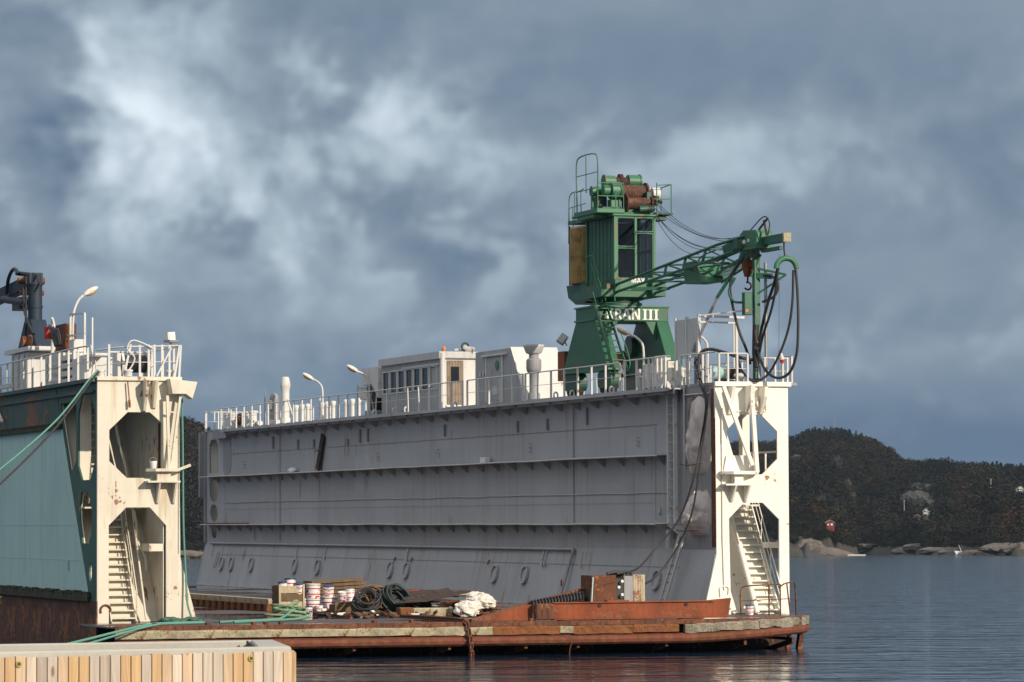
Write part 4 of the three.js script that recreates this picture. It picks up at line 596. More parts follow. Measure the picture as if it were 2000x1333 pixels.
// a thing whose parts are written in dock coordinates
function placed(name, label, category, O, group) {
  const C = thing(name, label, category, O, group), q = (x, y, z) => [x - O[0], y - O[1], z - O[2]];
  return { C, q, B: (x0, x1, y0, y1, z0, z1, c = .015) => cbox(x0 - O[0], x1 - O[0], y0 - O[1], y1 - O[1], z0 - O[2], z1 - O[2], c), R: (a, b, r, n = 8, r2 = r) => cyl(q(...a), q(...b), r, r2, n), S: (a, b, ww, hh, up) => beam(q(...a), q(...b), ww, hh, up), T: (pts, r, n = 24, m = 7) => tube(pts.map((p) => q(...p)), r, n, m) };
}
{ // control cabin
  const O = [23.3, YT, -36], { C, q, B, R, S, T } = placed('control_cabin', 'white control cabin with a row of windows and a weathered wooden door', 'cabin', O);
  const x0 = 22.5, x1 = 24.15, z0 = -40.05, z1 = -31.6, zl = z1 - z0;
  const win = Array.from({ length: 7 }, (_, i) => { const a = z0 + .25 + i * 1.13; return [a, a + .86]; });
  const side = plateX([[z0, YT], [z1, YT], [z1, 10.5], [z0, 10.5]].map(([z, y]) => [z - O[2], y - O[1]]), win.map(([a, b]) => [[a, 9.05], [b, 9.05], [b, 9.98], [a, 9.98]].map(([z, y]) => [z - O[2], y - O[1]])), x0 + .08 - O[0], .08);
  part('wall', [side, B(x1 - .08, x1, YT, 10.5, z0, z1, .005), B(x0, x1, YT, 10.5, z0 - .02, z0 + .06, .005)], M.shadeGrey, C);  // same white as the gable, its shade put into the colour here
  win.forEach(([a, b], i) => {
    const wd = part('window', [B(x0 + .03, x0 + .05, 9.07, 9.96, a + .02, b - .02, .002)], i === 6 ? M.shadeGrey : M.glass, C);
    part('window_frame', [B(x0 - .03, x0 + .0, 9.0, 9.05, a - .03, b + .03, .004), B(x0 - .03, x0, 9.98, 10.03, a - .03, b + .03, .004), B(x0 - .035, x0, 9.0, 10.03, a - .08, a - .0, .004), B(x0 - .035, x0, 9.0, 10.03, b, b + .08, .004)], M.white, wd);
    if (i === 1 || i === 4) part('curtain', [B(x0 + .06, x0 + .08, 9.1, 9.95, a + .05, b - .1, .002)], M.craneL, wd);
  });
  part('gable', [B(x0, x1, YT, 10.5, z1 - .06, z1, .01)], M.white, C);
  part('corner_pipe', [R([x0 + .05, YT, z1 + .1], [x0 + .05, 10.55, z1 + .1], .12, 14)], M.white, C);
  part('roof', [B(x0 - .12, x1 + .12, 10.3, 10.60, z0 - .15, z1 + .14, .03), B(x0 - .06, x0 + .0, 10.03, 10.12, z0 + 3.2, z1 - .1, .01)], M.whiteD, C);
  const d = part('door', [0, 1, 2, 3, 4, 5].map((i) => B(x0 + .28 + i * .125, x0 + .398 + i * .125, 8.32, 10.22, z1 + .005, z1 + .045, .006)), M.doorWood, C);
  part('door_pane', [B(x0 + .45, x0 + .82, 9.3, 9.95, z1 + .046, z1 + .06, .002)], M.glass, d);
  part('threshold', [B(x0 + .2, x0 + 1.1, 8.2, 8.28, z1, z1 + .15)], M.white, C);
}
{ const { C, R } = placed('beacon_lamp', 'orange warning beacon on the corner of the cabin roof', 'beacon', [22.75, 10.61, -31.9]); part('lamp_base', [R([22.75, 10.6, -31.9], [22.75, 10.66, -31.9], .08)], M.steel, C); part('lamp_dome', [lathe([[.07, 0], [.1, .04], [.1, .12], [.05, .17], [0, .18]], 0, .05, 0, 12)], M.orange, C); }
{ const { C, R, B, q } = placed('search_light', 'round searchlight lying on the white cabin roof end', 'searchlight', [23.9, 10.61, -31.7]);
  part('housing', [R([23.6, 10.75, -31.75], [24.0, 10.62, -31.55], .17, 14), R([23.2, 10.68, -31.8], [23.6, 10.72, -31.75], .05)], M.whiteD, C); part('rim', [(() => { const g = new THREE.TorusGeometry(.16, .04, 8, 18); g.translate(...q(23.62, 10.82, -31.6)); return g; })()], M.rubber, C); }
{ // winch housing beside the cabin
  const { C, q, B, R, S } = placed('winch_housing', 'white box housing above an open dark winch beside the cabin', 'winch housing', [22.9, YT, -42]);
  part('hood', [B(22.5, 23.4, 9.55, 10.32, -43.2, -40.6, .03), plateX([[-41.6, 9.55], [-40.6, 9.55], [-40.6, 8.9]].map(([z, y]) => [z + 42, y - YT]), [], 23.4 - 22.9, .9)], M.white, C);
  part('back_panel', [B(23.3, 23.4, YT, 9.55, -43.6, -41, .01), B(22.45, 22.5, YT, 9.6, -43.75, -43.6, .01), B(22.5, 23.3, 9.4, 9.5, -43.7, -42.3, .01)], M.whiteD, C);
  part('winch_drum', [R([22.6, 8.75, -41.7], [23.2, 8.75, -41.7], .38, 18), R([22.55, 8.75, -41.7], [22.62, 8.75, -41.7], .55, 18)], M.rustD, C);
  part('resistor_bank', Array.from({ length: 4 }, (_, i) => B(22.5, 22.8, 8.9, 9.38, -43.4 + i * .28, -43.22 + i * .28, .01)), M.cloth, C);
  part('winch_frame', [S([22.55, YT, -42.3], [22.55, 9.4, -41.4], .08, .08), S([22.55, YT, -41.2], [22.55, 9.4, -42.1], .08, .08), B(22.4, 22.9, YT, 8.35, -42.3, -41.0)], M.steel, C);
}
{ // tall ventilation shed
  const O = [23.3, YT, -24.8], { C, q, B, R } = placed('vent_shed', 'tall steel shed with shade-grey flank and sunlit-white sloping end beside the cabin', 'shed', O);
  part('casing', [plateX([[-27.0, YT], [-20.8, YT], [-22.6, 10.36], [-27.0, 10.36]].map(([z, y]) => [z - O[2], y - O[1]]), [], 24.5 - O[0], 2.0, .02)], M.shadeGrey, C);  // flank darkened and end whitened: shade and sunlight put into the colours
  part('sloping_end', [beam(q(23.5, YT + .02, -20.76), q(23.5, 10.38, -22.58), 2.02, .03, [0, .6, .8])], M.white, C);
  const d = part('door', [B(22.46, 22.5, 8.25, 10.05, -25.4, -23.6, .01)], M.shadeGrey, C);
  part('door_frame', [B(22.43, 22.5, YT, 10.1, -25.55, -25.45, .01), B(22.43, 22.5, YT, 10.15, -23.55, -23.45, .01), B(22.38, 22.5, 10.1, 10.18, -26.0, -23.0, .01)], M.white, d);
  part('round_plate', [(() => { const g = new THREE.CylinderGeometry(.2, .2, .03, 18); g.rotateZ(Math.PI / 2); g.translate(...q(22.44, 9.7, -24.1)); return g; })()], M.craneL, d);
  part('clip', [-25.9, -26.3].map((z) => B(22.42, 22.48, 9.3, 9.5, z, z + .1)), M.white, d);
  part('step_plate', [B(22.2, 22.5, YT + .02, YT + .08, -24.9, -23.6), B(22.44, 22.49, 8.5, 8.85, -24.7, -24.1)], M.whiteD, C);
}
const ventKit = (label, x, z, s = 1) => { const { C } = placed('deck_ventilator', label, 'ventilator', [x, YT, z]);
  part('trunk', [lathe([[.22, 0], [.22, .25], [.16, .3], [.16, .95], [.25, 1.05], [.27, 1.15], [.27, 1.45], [.22, 1.5], [.17, 1.52], [.17, 1.68]].map(([a, b]) => [a * s, b * s]), 0, 0, 0, 20)], M.greyP, C);
  part('cowl', [lathe([[.17, 1.66], [.28, 1.70], [.37, 1.92], [.38, 2.0], [.33, 2.0], [.26, 1.8], [.0, 1.76]].map(([a, b]) => [a * s, b * s]), 0, 0, 0, 20)], M.whiteD, C); return C; };
ventKit('grey cup shaped ventilator in front of the tall shed', 22.75, -20.5, 1.13);
{ // exhaust stack
  const { C, q, R, T } = placed('exhaust_stack', 'white exhaust stack with a bulging cap near the wing far end', 'exhaust stack', [23.3, YT, -58.6]);
  part('pipe', [lathe([[.26, 0], [.26, .35], [.21, .4], [.21, 1.75], [.26, 1.92], [.26, 2.08], [.19, 2.38], [.15, 2.42], [.0, 2.42]], 0, 0, 0, 20)], M.white, C); part('stay', [R([23.3, 9.4, -58.2], [23.2, YT, -56.4], .05)], M.white, C); }
{ const { C, q, B, R } = placed('pump_motor', 'grey domed pump motor beside the white exhaust stack', 'motor', [23.1, YT, -59.9]);
  part('casing', [lathe([[.24, .2], [.24, 1.3], [.23, 1.45], [.16, 1.6], [0, 1.66]], 0, 0, 0, 18), R([22.75, YT, -60.4], [22.75, 10.0, -60.4], .03)], M.greyP, C); part('cooling_fin', [0, 1, 2, 3].map((i) => B(22.80, 22.87, 8.95, 9.4, -60.25 + i * .22, -60.12 + i * .22)), M.cloth, C); part('pedestal', [B(22.8, 23.4, YT, 8.4, -60.3, -59.5)], M.white, C); }
{ const spots = [-55.6, -54.6, -53.6, -51.2, -50.3, -49.3, -47.2, -46.2, -45.2]; let first; const names = ['nearest the exhaust stack', 'second from the exhaust stack', 'third from the exhaust stack', 'just left of the curved lamp pole', 'just behind the curved lamp pole', 'just right of the curved lamp pole', 'third from the winch housing', 'second from the winch housing', 'nearest the winch housing'];
  spots.forEach((z, i) => { const label = 'white vent pipe in the row behind the railing, ' + names[i]; if (!first) { first = thing('vent_pipe_stand', label, 'vent pipe', [23.0, YT, z], 'white vent pipes behind the railing'); part('pipe', [lathe([[.10, 0], [.10, .72], [.13, .75], [.13, .90], [0, .93]], 0, 0, 0, 12)], M.white, first); part('flange', [lathe([[.10, 0], [.17, 0], [.17, .05], [.10, .05]], 0, .02, 0, 12)], M.whiteD, first); } else copyOf(first, label, [23.0, YT, z]); }); }
for (const [z, l] of [[-66.8, 'white double bollard at the far wing far end corner'], [-62.9, 'white double bollard on the far wing beside a cross pipe']]) {
  const { C, R, T } = placed('mooring_bollard', l, 'bollard', [22.7, YT, z], 'bollards on the far wing'); for (const d of [-.45, .45]) part('post', [R([22.7, YT, z + d], [22.7, 8.9, z + d], .2, 14), R([22.7, 8.85, z + d], [22.7, 8.95, z + d], .25, 14)], M.white, C); part('cross_bar', [R([22.7, 8.5, z - .8], [22.7, 8.5, z + .8], .1, 10)], M.white, C); }
{ const { C, B, R } = placed('mooring_winch', 'rusty white mooring winch at the far end behind railing', 'winch', [23.1, YT, -64.8]); part('drum', [R([22.8, 8.6, -65.2], [22.8, 8.6, -64.4], .32, 16)], M.rust, C); part('frame', [B(22.6, 23.2, YT, 8.9, -65.4, -65.2), B(22.6, 23.2, YT, 8.9, -64.4, -64.2), R([22.9, 8.3, -64], [22.9, 8.3, -61.8], .14, 10)], M.white, C); }
// curved lamp posts
function lampPost(label, at, h, reach, turn) {
  const C = thing('lamp_post', label, 'lamp post', at, 'curved lamp posts on the dock'); C.rotation.y = turn;
  part('pole', [tube([[0, 0, 0], [0, h * .35, 0], [0, h * .68, 0], [.05, h * .82, 0], [reach * .35, h * .94, 0], [reach * .6, h * .985, 0]], .045, 32, 8), cyl([0, 0, 0], [0, .5, 0], .07)], M.white, C);
  const g = new THREE.SphereGeometry(1, 18, 10); g.scale(.34, .11, .17); const p = g.attributes.position; for (let i = 0; i < p.count; i++) if (p.getY(i) < -.03) p.setY(i, -.03 + (p.getY(i) + .03) * .2); g.computeVertexNormals(); g.rotateZ(.52); g.translate(reach * .6 + .25, h * .985 + .14, 0);
  part('lamp_head', [g], M.cloth, C);
  const l = new THREE.SphereGeometry(1, 16, 8); l.scale(.24, .085, .135); l.rotateZ(.52); l.translate(reach * .6 + .29, h * .985 + .10, 0); part('lens', [l], M.lens, C);
}
lampPost('curved lamp post among the vent pipes on the grey wing', [22.35, YT, -48.9], 1.95, .75, 2.6);
lampPost('lamp post with only its head showing beside the winch housing', [22.5, YT, -41.9], 2.05, .9, 2.6);
lampPost('curved lamp post leaning in front of the green crane portal', [22.0, 8.05, -6.6], 2.1, .85, 2.5);
lampPost('curved lamp post inside the white pipe frame behind the hose mast', [24.0, YT, -5.3], 2.05, .9, 2.6);
{ // wind screen and pipe frame
  const { C, q, B, R, S } = placed('wind_screen', 'pale flat panel screen with open pipe frame beside the crane', 'screen', [22.4, YT, -2.5]);
  for (const [a, b] of [[-4.35, -3.4], [-3.3, -2.32]]) part('panel', [B(22.38, 22.42, 9.1, 10.5, a, b, .006)], M.whiteD, C);
  part('screen_post', [B(22.34, 22.46, YT, 10.58, -4.42, -4.32), B(22.34, 22.46, YT, 10.6, -3.4, -3.3), B(22.34, 22.46, YT, 10.62, -2.3, -2.2)], M.white, C);
  part('pipe_frame', [S([22.4, 10.56, -2.2], [24.3, 10.55, -2.6], .08, .08), S([22.4, 10.35, -2.2], [24.0, 10.35, -2.6], .06, .06), S([24.0, 10.38, -2.6], [24.0, YT, -2.6], .09, .09), S([23.9, 10.3, -2.6], [23.9, YT, -2.6], .05, .05), S([22.4, 10.57, -2.2], [24.0, 10.75, -1.0], .05, .05)], M.white, C);
}
{ const { C, B, R } = placed('switch_cabinet', 'cream switch cabinets in a row behind the railing below the lamp', 'cabinet', [22.6, YT, -5.6]);
  for (const [a, b, h] of [[-7.4, -6.7, .9], [-6.4, -5.2, .95], [-5.0, -4.6, .7]]) part('cabinet', [B(22.3, 22.8, YT + .05, YT + h, a, b, .02)], M.cloth, C); part('junction_box', [B(22.3, 22.6, 8.95, 9.3, -6.3, -5.4, .02), B(22.35, 22.6, 8.9, 9.05, -7.4, -6.6, .01)], M.cloth, C); part('pipework', [R([22.4, YT, -4.5], [22.4, 9.0, -4.5], .05), R([22.4, 8.6, -8.2], [22.4, 8.6, -6.4], .05), R([22.4, YT, -8.0], [22.4, 8.9, -8.0], .06)], M.whiteD, C); }
{ const { C, q, R, B } = placed('fire_pump', 'dark pump with teal casing standing by the far tower rail', 'pump', [23.2, YT, -1.7]); part('casing', [R([22.8, 8.5, -1.9], [23.3, 8.5, -1.7], .26, 16)], M.teal, C); part('motor', [R([23.3, 8.5, -1.7], [23.7, 8.5, -1.6], .2, 14), B(22.9, 23.6, YT, 8.25, -2.0, -1.5)], M.rustD, C); }
{ const { C, q, T } = placed('cable_tangle', 'tangle of wires hanging behind the far tower rail', 'wires', [22.5, YT, -2.0]);
  for (let i = 0; i < 7; i++) part('wire', [T(Array.from({ length: 5 }, (_, k) => [22.35 + rr(-.1, .15), 9.1 - k * .22, -2.1 + rr(-.3, .3)]), .012, 20, 5)], M.black, C); part('bracket', [cbox(-.1, .0, 0, 1.2, .25, .33), cbox(-.2, -.1, 0, 1.0, -.5, -.42)], M.greyP, C); }
{ const { C, R } = placed('mushroom_vent', 'small white mushroom vent on the wing end deck', 'vent', [23.2, YT, -.35]); part('vent_cap', [lathe([[.12, 0], [.12, .18], [.26, .2], [.24, .3], [0, .36]], 0, 0, 0, 16)], M.white, C); }
{ const { C, R } = placed('hanging_lamp', 'white and red hand lamp hung on the far tower rail', 'lamp', [24.55, 8.85, .08]); part('body', [cyl([0, .3, 0], [.05, .08, 0], .05, .09, 10)], M.white, C); part('collar', [cyl([.05, .08, 0], [.06, -.03, 0], .09, .08, 10)], M.red, C); }
{ // bundles of cloth in the tower openings
  const cloth = (label, z0, z1, y0, y1, bulge) => { const C = thing('tarpaulin', label, 'tarpaulin', [XR - .03, y0, (z0 + z1) / 2], 'tarpaulins in the far tower openings'); const nu = 26, nv = 40, pos = [], idx = [];
    for (let j = 0; j <= nv; j++) for (let i = 0; i <= nu; i++) { const u = i / nu, v = j / nv, sh = Math.sin(Math.PI * u) ** .8 * Math.sin(Math.PI * Math.min(1, .03 + v * .95)) ** .65, wv = (fbm3(u * 9, v * 1.2, z0, 4) - .5) * .34 + Math.sin(u * 19 + v * 3 + 2 * Math.sin(v * 5)) * .045 + (fbm3(u * 3 + v * 5, v * 4 - u * 3, 7, 4) - .5) * .3, sag = 1 - .25 * Math.abs(u - .5) * (v < .2 ? 1 : .4);
      pos.push(-bulge * sh * (1 - .35 * v) * sag - wv * sh + .06, v * (y1 - y0) * (1 - .08 * Math.abs(u - .5) * 2), (z0 - z1) / 2 + (.5 + (u - .5) * (.82 + .18 * Math.sin(Math.PI * Math.min(1, .12 + v * .8)))) * (z1 - z0) + (v - .5) * .1); }
    for (let j = 0; j < nv; j++) for (let i = 0; i < nu; i++) { const a = j * (nu + 1) + i, b = a + 1, c = a + nu + 1, d = c + 1; idx.push(a, c, b, b, c, d); }
    const g = new THREE.BufferGeometry(); g.setAttribute('position', new THREE.Float32BufferAttribute(pos, 3)); g.setAttribute('uv', new THREE.Float32BufferAttribute(new Array(pos.length / 3 * 2).fill(0), 2)); g.setIndex(idx); g.computeVertexNormals(); part('sheet', [g], M.tarp, C);
    part('lashing', [tube([[-bulge * .75, (y1 - y0) * .12, (z0 - z1) * .4], [-bulge * .9, (y1 - y0) * .1, 0], [-bulge * .5, (y1 - y0) * .12, (z1 - z0) * .42]], .02, 16, 5)], M.rust, C); };
  cloth('grey pink tarpaulin hanging in the upper opening of far tower', -2.5, -.45, 4.95, 7.7, .5);
  cloth('bulging pinkish tarpaulin bundle in the lower opening of far tower', -2.45, -.5, 2.75, 4.35, .75);
}
{ const O = [21.6, 0, -3], { C, q, R, S, B } = placed('leaning_ladder', 'paint spotted ladder leaning on the grey flare beside tower', 'ladder', O);
  for (const dz of [0, .5]) part('ladder_rail', [S([21.25, .02, -3.6 + dz], [21.72, 2.75, -2.55 + dz * .9], .06, .08)], M.white, C);
  for (let i = 0; i < 9; i++) { const t = (i + .5) / 9; part('rung', [R([mix(21.25, 21.72, t), mix(.02, 2.75, t), mix(-3.6, -2.55, t)], [mix(21.25, 21.72, t), mix(.02, 2.75, t), mix(-3.1, -2.1, t)], .018, 6)], i > 2 && i < 6 ? M.rust : M.steel, C); } }
{ const { C, S, q } = placed('hanging_plank', 'rusty brown plank hung upright on the grey wall with green rope', 'plank', [XR - .12, 5.7, -48]); part('board', [S([XR - .14, 5.72, -48.4], [XR - .10, 7.35, -47.6], .07, .50, [0, 0, 1])], M.rustD, C); part('rope_tie', [(() => { const g = new THREE.TorusGeometry(.28, .03, 6, 16); g.scale(.5, 1, 1); g.rotateX(1.3); g.rotateY(1.5); g.translate(...q(XR - .14, 6.68, -47.95)); return g; })()], M.rope, C); part('hanger', [cyl(q(XR - .05, 7.3, -47.6), q(XR - .03, 7.95, -47.5), .015)], M.rust, C); }
{ const { C, S } = placed('plank_walk', 'rusty plank staging lying on the lower ledge at far end', 'staging', [XR - .3, 3.18, -64.5]); for (const dx of [-.05, .18]) part('plank', [S([XR - .35 + dx, 3.215, -67.6], [XR - .32 + dx, 3.215, -60.2 - dx * 4], .18, .06)], M.rustO, C); }
{ const a = placed('work_light', 'small white work light on the upper ledge near the middle', 'work light', [XR - .25, 5.66, -23.9]); part('housing', [cbox(-.12, .12, .02, .24, -.3, .3, .02)], M.canW, a.C); part('foot', [cbox(-.1, .1, 0, .02, -.2, .2, .004)], M.steel, a.C); }
{ const a = placed('work_light', 'small white rag on the upper ledge near the hung plank', 'rag', [XR - .25, 5.66, -52.3]); const g = new THREE.IcosahedronGeometry(.2, 2), p = g.attributes.position; for (let i = 0; i < p.count; i++) { const k = .8 + .5 * vn3(p.getX(i) * 9, p.getY(i) * 9, p.getZ(i) * 9); p.setXYZ(i, p.getX(i) * k, Math.max(-.1, p.getY(i) * k * .7) + .1, p.getZ(i) * k * 1.6); } g.computeVertexNormals(); part('cloth', [g], M.canW, a.C); a.C.name = 'white_rag'; }
{ // supply cables from the tower top down to the welding set
  for (const [label, pts] of [['upper of two black cables swooping from tower top to the machine', [[21.95, 8.2, -1.2], [21.9, 7.4, -.45], [21.75, 6.0, -.6], [21.5, 4.9, -.55], [21.1, 3.3, -1.1], [20.3, 2.3, -1.3], [19.3, 1.68, -.3], [18.2, 1.52, 1.2], [17.6, 1.5, 2.0]]], ['lower of two black cables sagging from tower top to the machine', [[21.97, 8.2, -1.0], [21.93, 7.4, -.38], [21.8, 6.0, -.5], [21.6, 4.8, -.45], [21.4, 3.4, -.7], [21.0, 2.2, -1.2], [20.3, 1.35, -1.2], [19.4, 1.05, -.4], [18.6, 1.2, .9], [17.9, 1.48, 2.0]]]]) {
    const C = thing('supply_cable', label, 'cable', pts[0]); part('cable', [tube(pts.map((p) => [p[0] - pts[0][0], p[1] - pts[0][1], p[2] - pts[0][2]]), .035, 70, 7)], M.rubber, C); }
}
// ================================================================ things on the deck
{ // welding set with its guards
  const { C, q, B, R, S, T } = placed('machine_set', 'rusty machine set with grey side panel and black coiled hose', 'machine', [17.3, 0, 2.6]);
  part('front_casing', [B(16.25, 17.15, .12, 1.45, 2.0, 3.0, .02), S([16.25, 1.1, 3.02], [17.2, 1.3, 3.02], .03, .1)], M.rust, C);
  part('side_plate', [S([16.22, .15, 3.02], [16.3, 1.4, 3.02], .1, .03, [1, 0, 0])], M.teal, C);
  part('engine_block', [B(16.9, 17.5, .5, 1.35, 1.9, 2.9), R([17.0, 1.35, 2.5], [17.6, 1.42, 2.5], .1), ...[.5, .75, 1.0, 1.2].map((y, i) => R([17.15 + (i % 2) * .2, y, 2.92], [17.15 + (i % 2) * .2, y, 2.98], .07, 10))], M.black, C);
  part('cylinder_cap', [.55, .8, 1.05, 1.25].map((y, i) => R([17.25 + (i % 2) * .12, y, 2.98], [17.25 + (i % 2) * .12, y, 3.02], .05, 10)), M.canW, C);
  part('grey_panel', [B(17.45, 17.78, .35, 1.42, 2.75, 2.95, .02)], M.greyP, C);
  part('cream_panel', [B(17.78, 18.22, .3, 1.46, 2.3, 2.95, .02)], M.oldCream, C);
  part('sump_tray', [B(16.75, 17.55, .25, .62, 2.95, 3.2, .02)], M.rustO, C);
  part('cable_head', [T([[16.9, 1.5, 2.8], [17.2, 1.55, 2.8], [17.5, 1.5, 2.7], [17.3, 1.45, 2.5], [17.0, 1.5, 2.6]], .06, 24), T([[17.2, 1.5, 2.9], [17.6, 1.56, 2.8], [17.9, 1.5, 2.5]], .05, 20)], M.rubber, C);
  part('rubble', Array.from({ length: 9 }, (_, i) => { const g = new THREE.IcosahedronGeometry(rr(.1, .2), 1); g.scale(1.3, .7, 1); g.translate(...q(16.9 + i * .16, .28, 3.0 + rr(-.1, .15))); return g; }), M.cloth, C);
}
{ const { C, q } = placed('hose_coil_rack', 'long dark coil of ribbed hose lying beside the machine set', 'hose', [15.3, 0, 2.5]); const pts = []; for (let i = 0; i <= 170; i++) { const t = i / 170, a = t * 2 * Math.PI * 17; pts.push([-1.0 + t * 1.9, .42 + t * .28 + .20 * Math.sin(a), .20 * Math.cos(a)]); } part('coil', [tube(pts, .03, 520, 6)], M.rubber, C); part('core', [cyl([-1.0, .42, 0], [.9, .70, 0], .15, .15, 12)], M.black, C); part('cage_bar', Array.from({ length: 9 }, (_, i) => cyl([-1.05 + i * .22, .0, .26], [-1.05 + i * .22, .42 + i * .03, .26], .012, .012, 5)).concat([cyl([-1.1, .38, .26], [.8, .62, .26], .012, .012, 5)]), M.rustD, C); }
{ const { C, S } = placed('slanting_pipe', 'long rusty pipe slanting from the deck up to the machine', 'pipe', [15, 0, 2.3]); part('pipe', [cyl([-1.75, .30, 0], [1.35, 1.02, .1], .055, .055, 10)], M.rust, C); }
{ const O = [17.5, 0, 4.4], { C, q, B, S } = placed('steel_girder', 'orange rusty steel girder lying along the end platform', 'girder', O);
  part('web', [plateZ([[-3.15, .06], [3.15, .06], [3.25, .68], [2.2, .60], [-3.15, .56]], [], -.04, .05, .006)], M.rustO, C); part('flange', [cbox(-3.15, 3.1, .02, .06, -.25, .14, .01), cbox(-3.15, 2.6, .56, .60, -.22, .08, .01)], M.rustO, C); for (const x of [-1.5, 1.6]) part('hole_plate', [cyl([x, .48, .012], [x, .48, .03], .07, .07, 12)], M.rustD, C); part('timber_pad', [cbox(-2.9, -2.5, 0, .02, -.3, .3, .004), cbox(1.4, 2.0, 0, .02, -.3, .3, .004)], M.rustD, C); part('end_stiffener', [cbox(-3.75, -3.16, .04, .56, -.2, .1, .02)], M.rust, C); }
{ const { C } = placed('ramp_plate', 'thin rusty wedge of steel plate sloping up to the girder', 'steel plate', [13.0, 0, 3.9]); part('wedge', [plateZ([[-1.9, .01], [.75, .01], [.75, .52], [.2, .42], [-.4, .26], [-1.1, .10]], [], -.5, .7, .01)], M.rustO, C); part('lip', [cbox(-1.9, .75, .0, .03, .2, .45, .005)], M.rust, C); }
// crates, cans, coils, planks: the clutter
const prints = tex(256, 128, (u, v) => { const y = v, red = (y > .28 && y < .36) || (y > .64 && y < .72), n = hash3(Math.floor(u * 22), Math.floor(y * 9), 5); if (y > .9) return [.02, .035, .11]; if (red) return [.5, .03, .04]; if (y > .42 && y < .6 && n > .45 && (u * 3 % 1) < .55) return [.03, .05, .16]; if (y < .24 && n > .8) return [.5, .06, .05]; return [.70, .70, .69]; }, true, 1);
M.can = new THREE.MeshStandardMaterial({ map: prints, roughness: .4 });
let can0;
function canAt(label, x, y, z, r = .16, h = .36, tilt = 0, turn = 0) {
  const C = thing('paint_can', label, 'paint can', [x, y, z], 'paint cans on the deck'); C.rotation.set(tilt, turn, tilt * .7);
  const g = new THREE.CylinderGeometry(r, r * .94, h, 18, 1, true); g.translate(0, h / 2, 0); part('body', [g], M.can, C, true);
  part('lid', [lathe([[0, h - .02], [r * .9, h - .02], [r * .94, h], [r * 1.04, h], [r * 1.04, h - .03], [r, h - .035]], 0, 0, 0, 18)], rnd() < .5 ? M.navy : M.canW, C); part('bottom', [lathe([[0, 0], [r * .94, 0], [r * .95, .015]], 0, 0, 0, 18)], M.steel, C);
  part('bail', [(() => { const t = new THREE.TorusGeometry(r * 1.02, .008, 4, 12, Math.PI); t.rotateX(1.2); t.translate(0, h * .82, 0); return t; })()], M.steel, C); return C;
}
{ const O = [7.45, 0, -3.2], { C, q, B } = placed('wooden_crate', 'open pale wooden crate full of cans behind the green rope', 'crate', O);
  for (let i = 0; i < 4; i++) part('front_board', [cbox(-.42, .42, .05 + i * .27, .30 + i * .27, .42, .445, .006)], i % 2 ? M.plankPale : M.plank, C); for (let i = 0; i < 4; i++) part('side_board', [cbox(-.46, -.435, .05 + i * .27, .30 + i * .27, -.42, .42, .006)], M.plank, C); for (let i = 0; i < 4; i++) part('side_board', [cbox(.435, .46, .05 + i * .27, .30 + i * .27, -.42, .42, .006)], M.plank, C); part('back_board', [cbox(-.42, .42, .05, 1.12, -.445, -.42, .006)], M.plank, C); part('floor_board', [cbox(-.43, .43, .03, .75, -.42, .42, .01)], M.plank, C); for (const x of [-.46, .39]) part('corner_post', [cbox(x, x + .07, 0, 1.16, .446, .48, .006)], M.plankPale, C); }
canAt('white paint can with navy lid, leftmost on top of the crate', 7.2, .76, -2.95, .16, .5, .1); canAt('paint can with red top standing tallest on the crate', 7.5, .78, -3.05, .19, .58, -.06, 2); canAt('small white paint can at the right rim of the crate', 7.75, .76, -2.9, .14, .45, .12, 1); canAt('paint can half sunk in the back of the crate', 7.35, .77, -3.4, .16, .46, .2, 3);
canAt('lowest paint can in the tall stack right of the crate', 9.35, 0, -6.6, .25, .56); canAt('upper paint can in the tall stack right of the crate', 9.36, .565, -6.6, .25, .54, 0, 2); canAt('small can standing in front of the tall paint can stack', 9.45, 0, -6.2, .14, .34, 0, 1); canAt('white can with blue lid beside the crate foot', 8.35, 0, -3.8, .15, .38, 0, 4); canAt('tall paint can behind the stack carrying a tipped one', 9.95, 0, -6.7, .22, .64); canAt('paint can tipped on top between stack and lumber', 9.95, .64, -6.7, .2, .42, .12, 1); canAt('paint can leaning behind the grey wooden box', 10.15, .42, -5.6, .15, .42, .15); canAt('paint can at the back of the grey wooden box', 10.5, .45, -5.8, .18, .45, -.12, 2); canAt('dark blue paint can beside the hose coils', 10.85, .45, -5.7, .17, .42, .3, 3); canAt('small paint can between tall stack and crate', 8.9, .3, -6.4, .13, .34, 0, 2); canAt('white bucket lying in front of the scrap heap', 12.7, 0, -2.9, .17, .34, 0, 2); canAt('paint can with red and blue print behind the corner rail', 22.65, 0, 1.55, .15, .36, 0, 1);
{ const { C } = placed('storage_box', 'grey plank box with odd cans beside the hose coils', 'box', [10.0, 0, -4.8]); for (let i = 0; i < 3; i++) part('front_board', [cbox(-.5, .62, .02 + i * .16, .165 + i * .16, .4, .43, .006)], M.plank, C); part('case', [cbox(-.48, .6, .02, .40, -.4, .4, .01)], M.plank, C); for (const x of [-.52, .58]) part('batten', [cbox(x, x + .06, 0, .5, .431, .46, .006)], M.plank, C); }
{ const { C } = placed('lumber_stack', 'stack of brown boards raised behind the paint cans', 'lumber', [11.6, 0, -11.5]); for (let j = 0; j < 5; j++) for (let i = 0; i < 2; i++) part('board', [box(rr(-.06, .06), .60 + j * .13, -.5 + i * .8, 2.2 - j * .05, .10, .55, 0, rr(-.03, .03), .05)], M.plank, C); part('trestle', [cbox(-.8, -.7, 0, .55, -.7, .6), cbox(.7, .8, 0, .55, -.7, .6)], M.plank, C); }
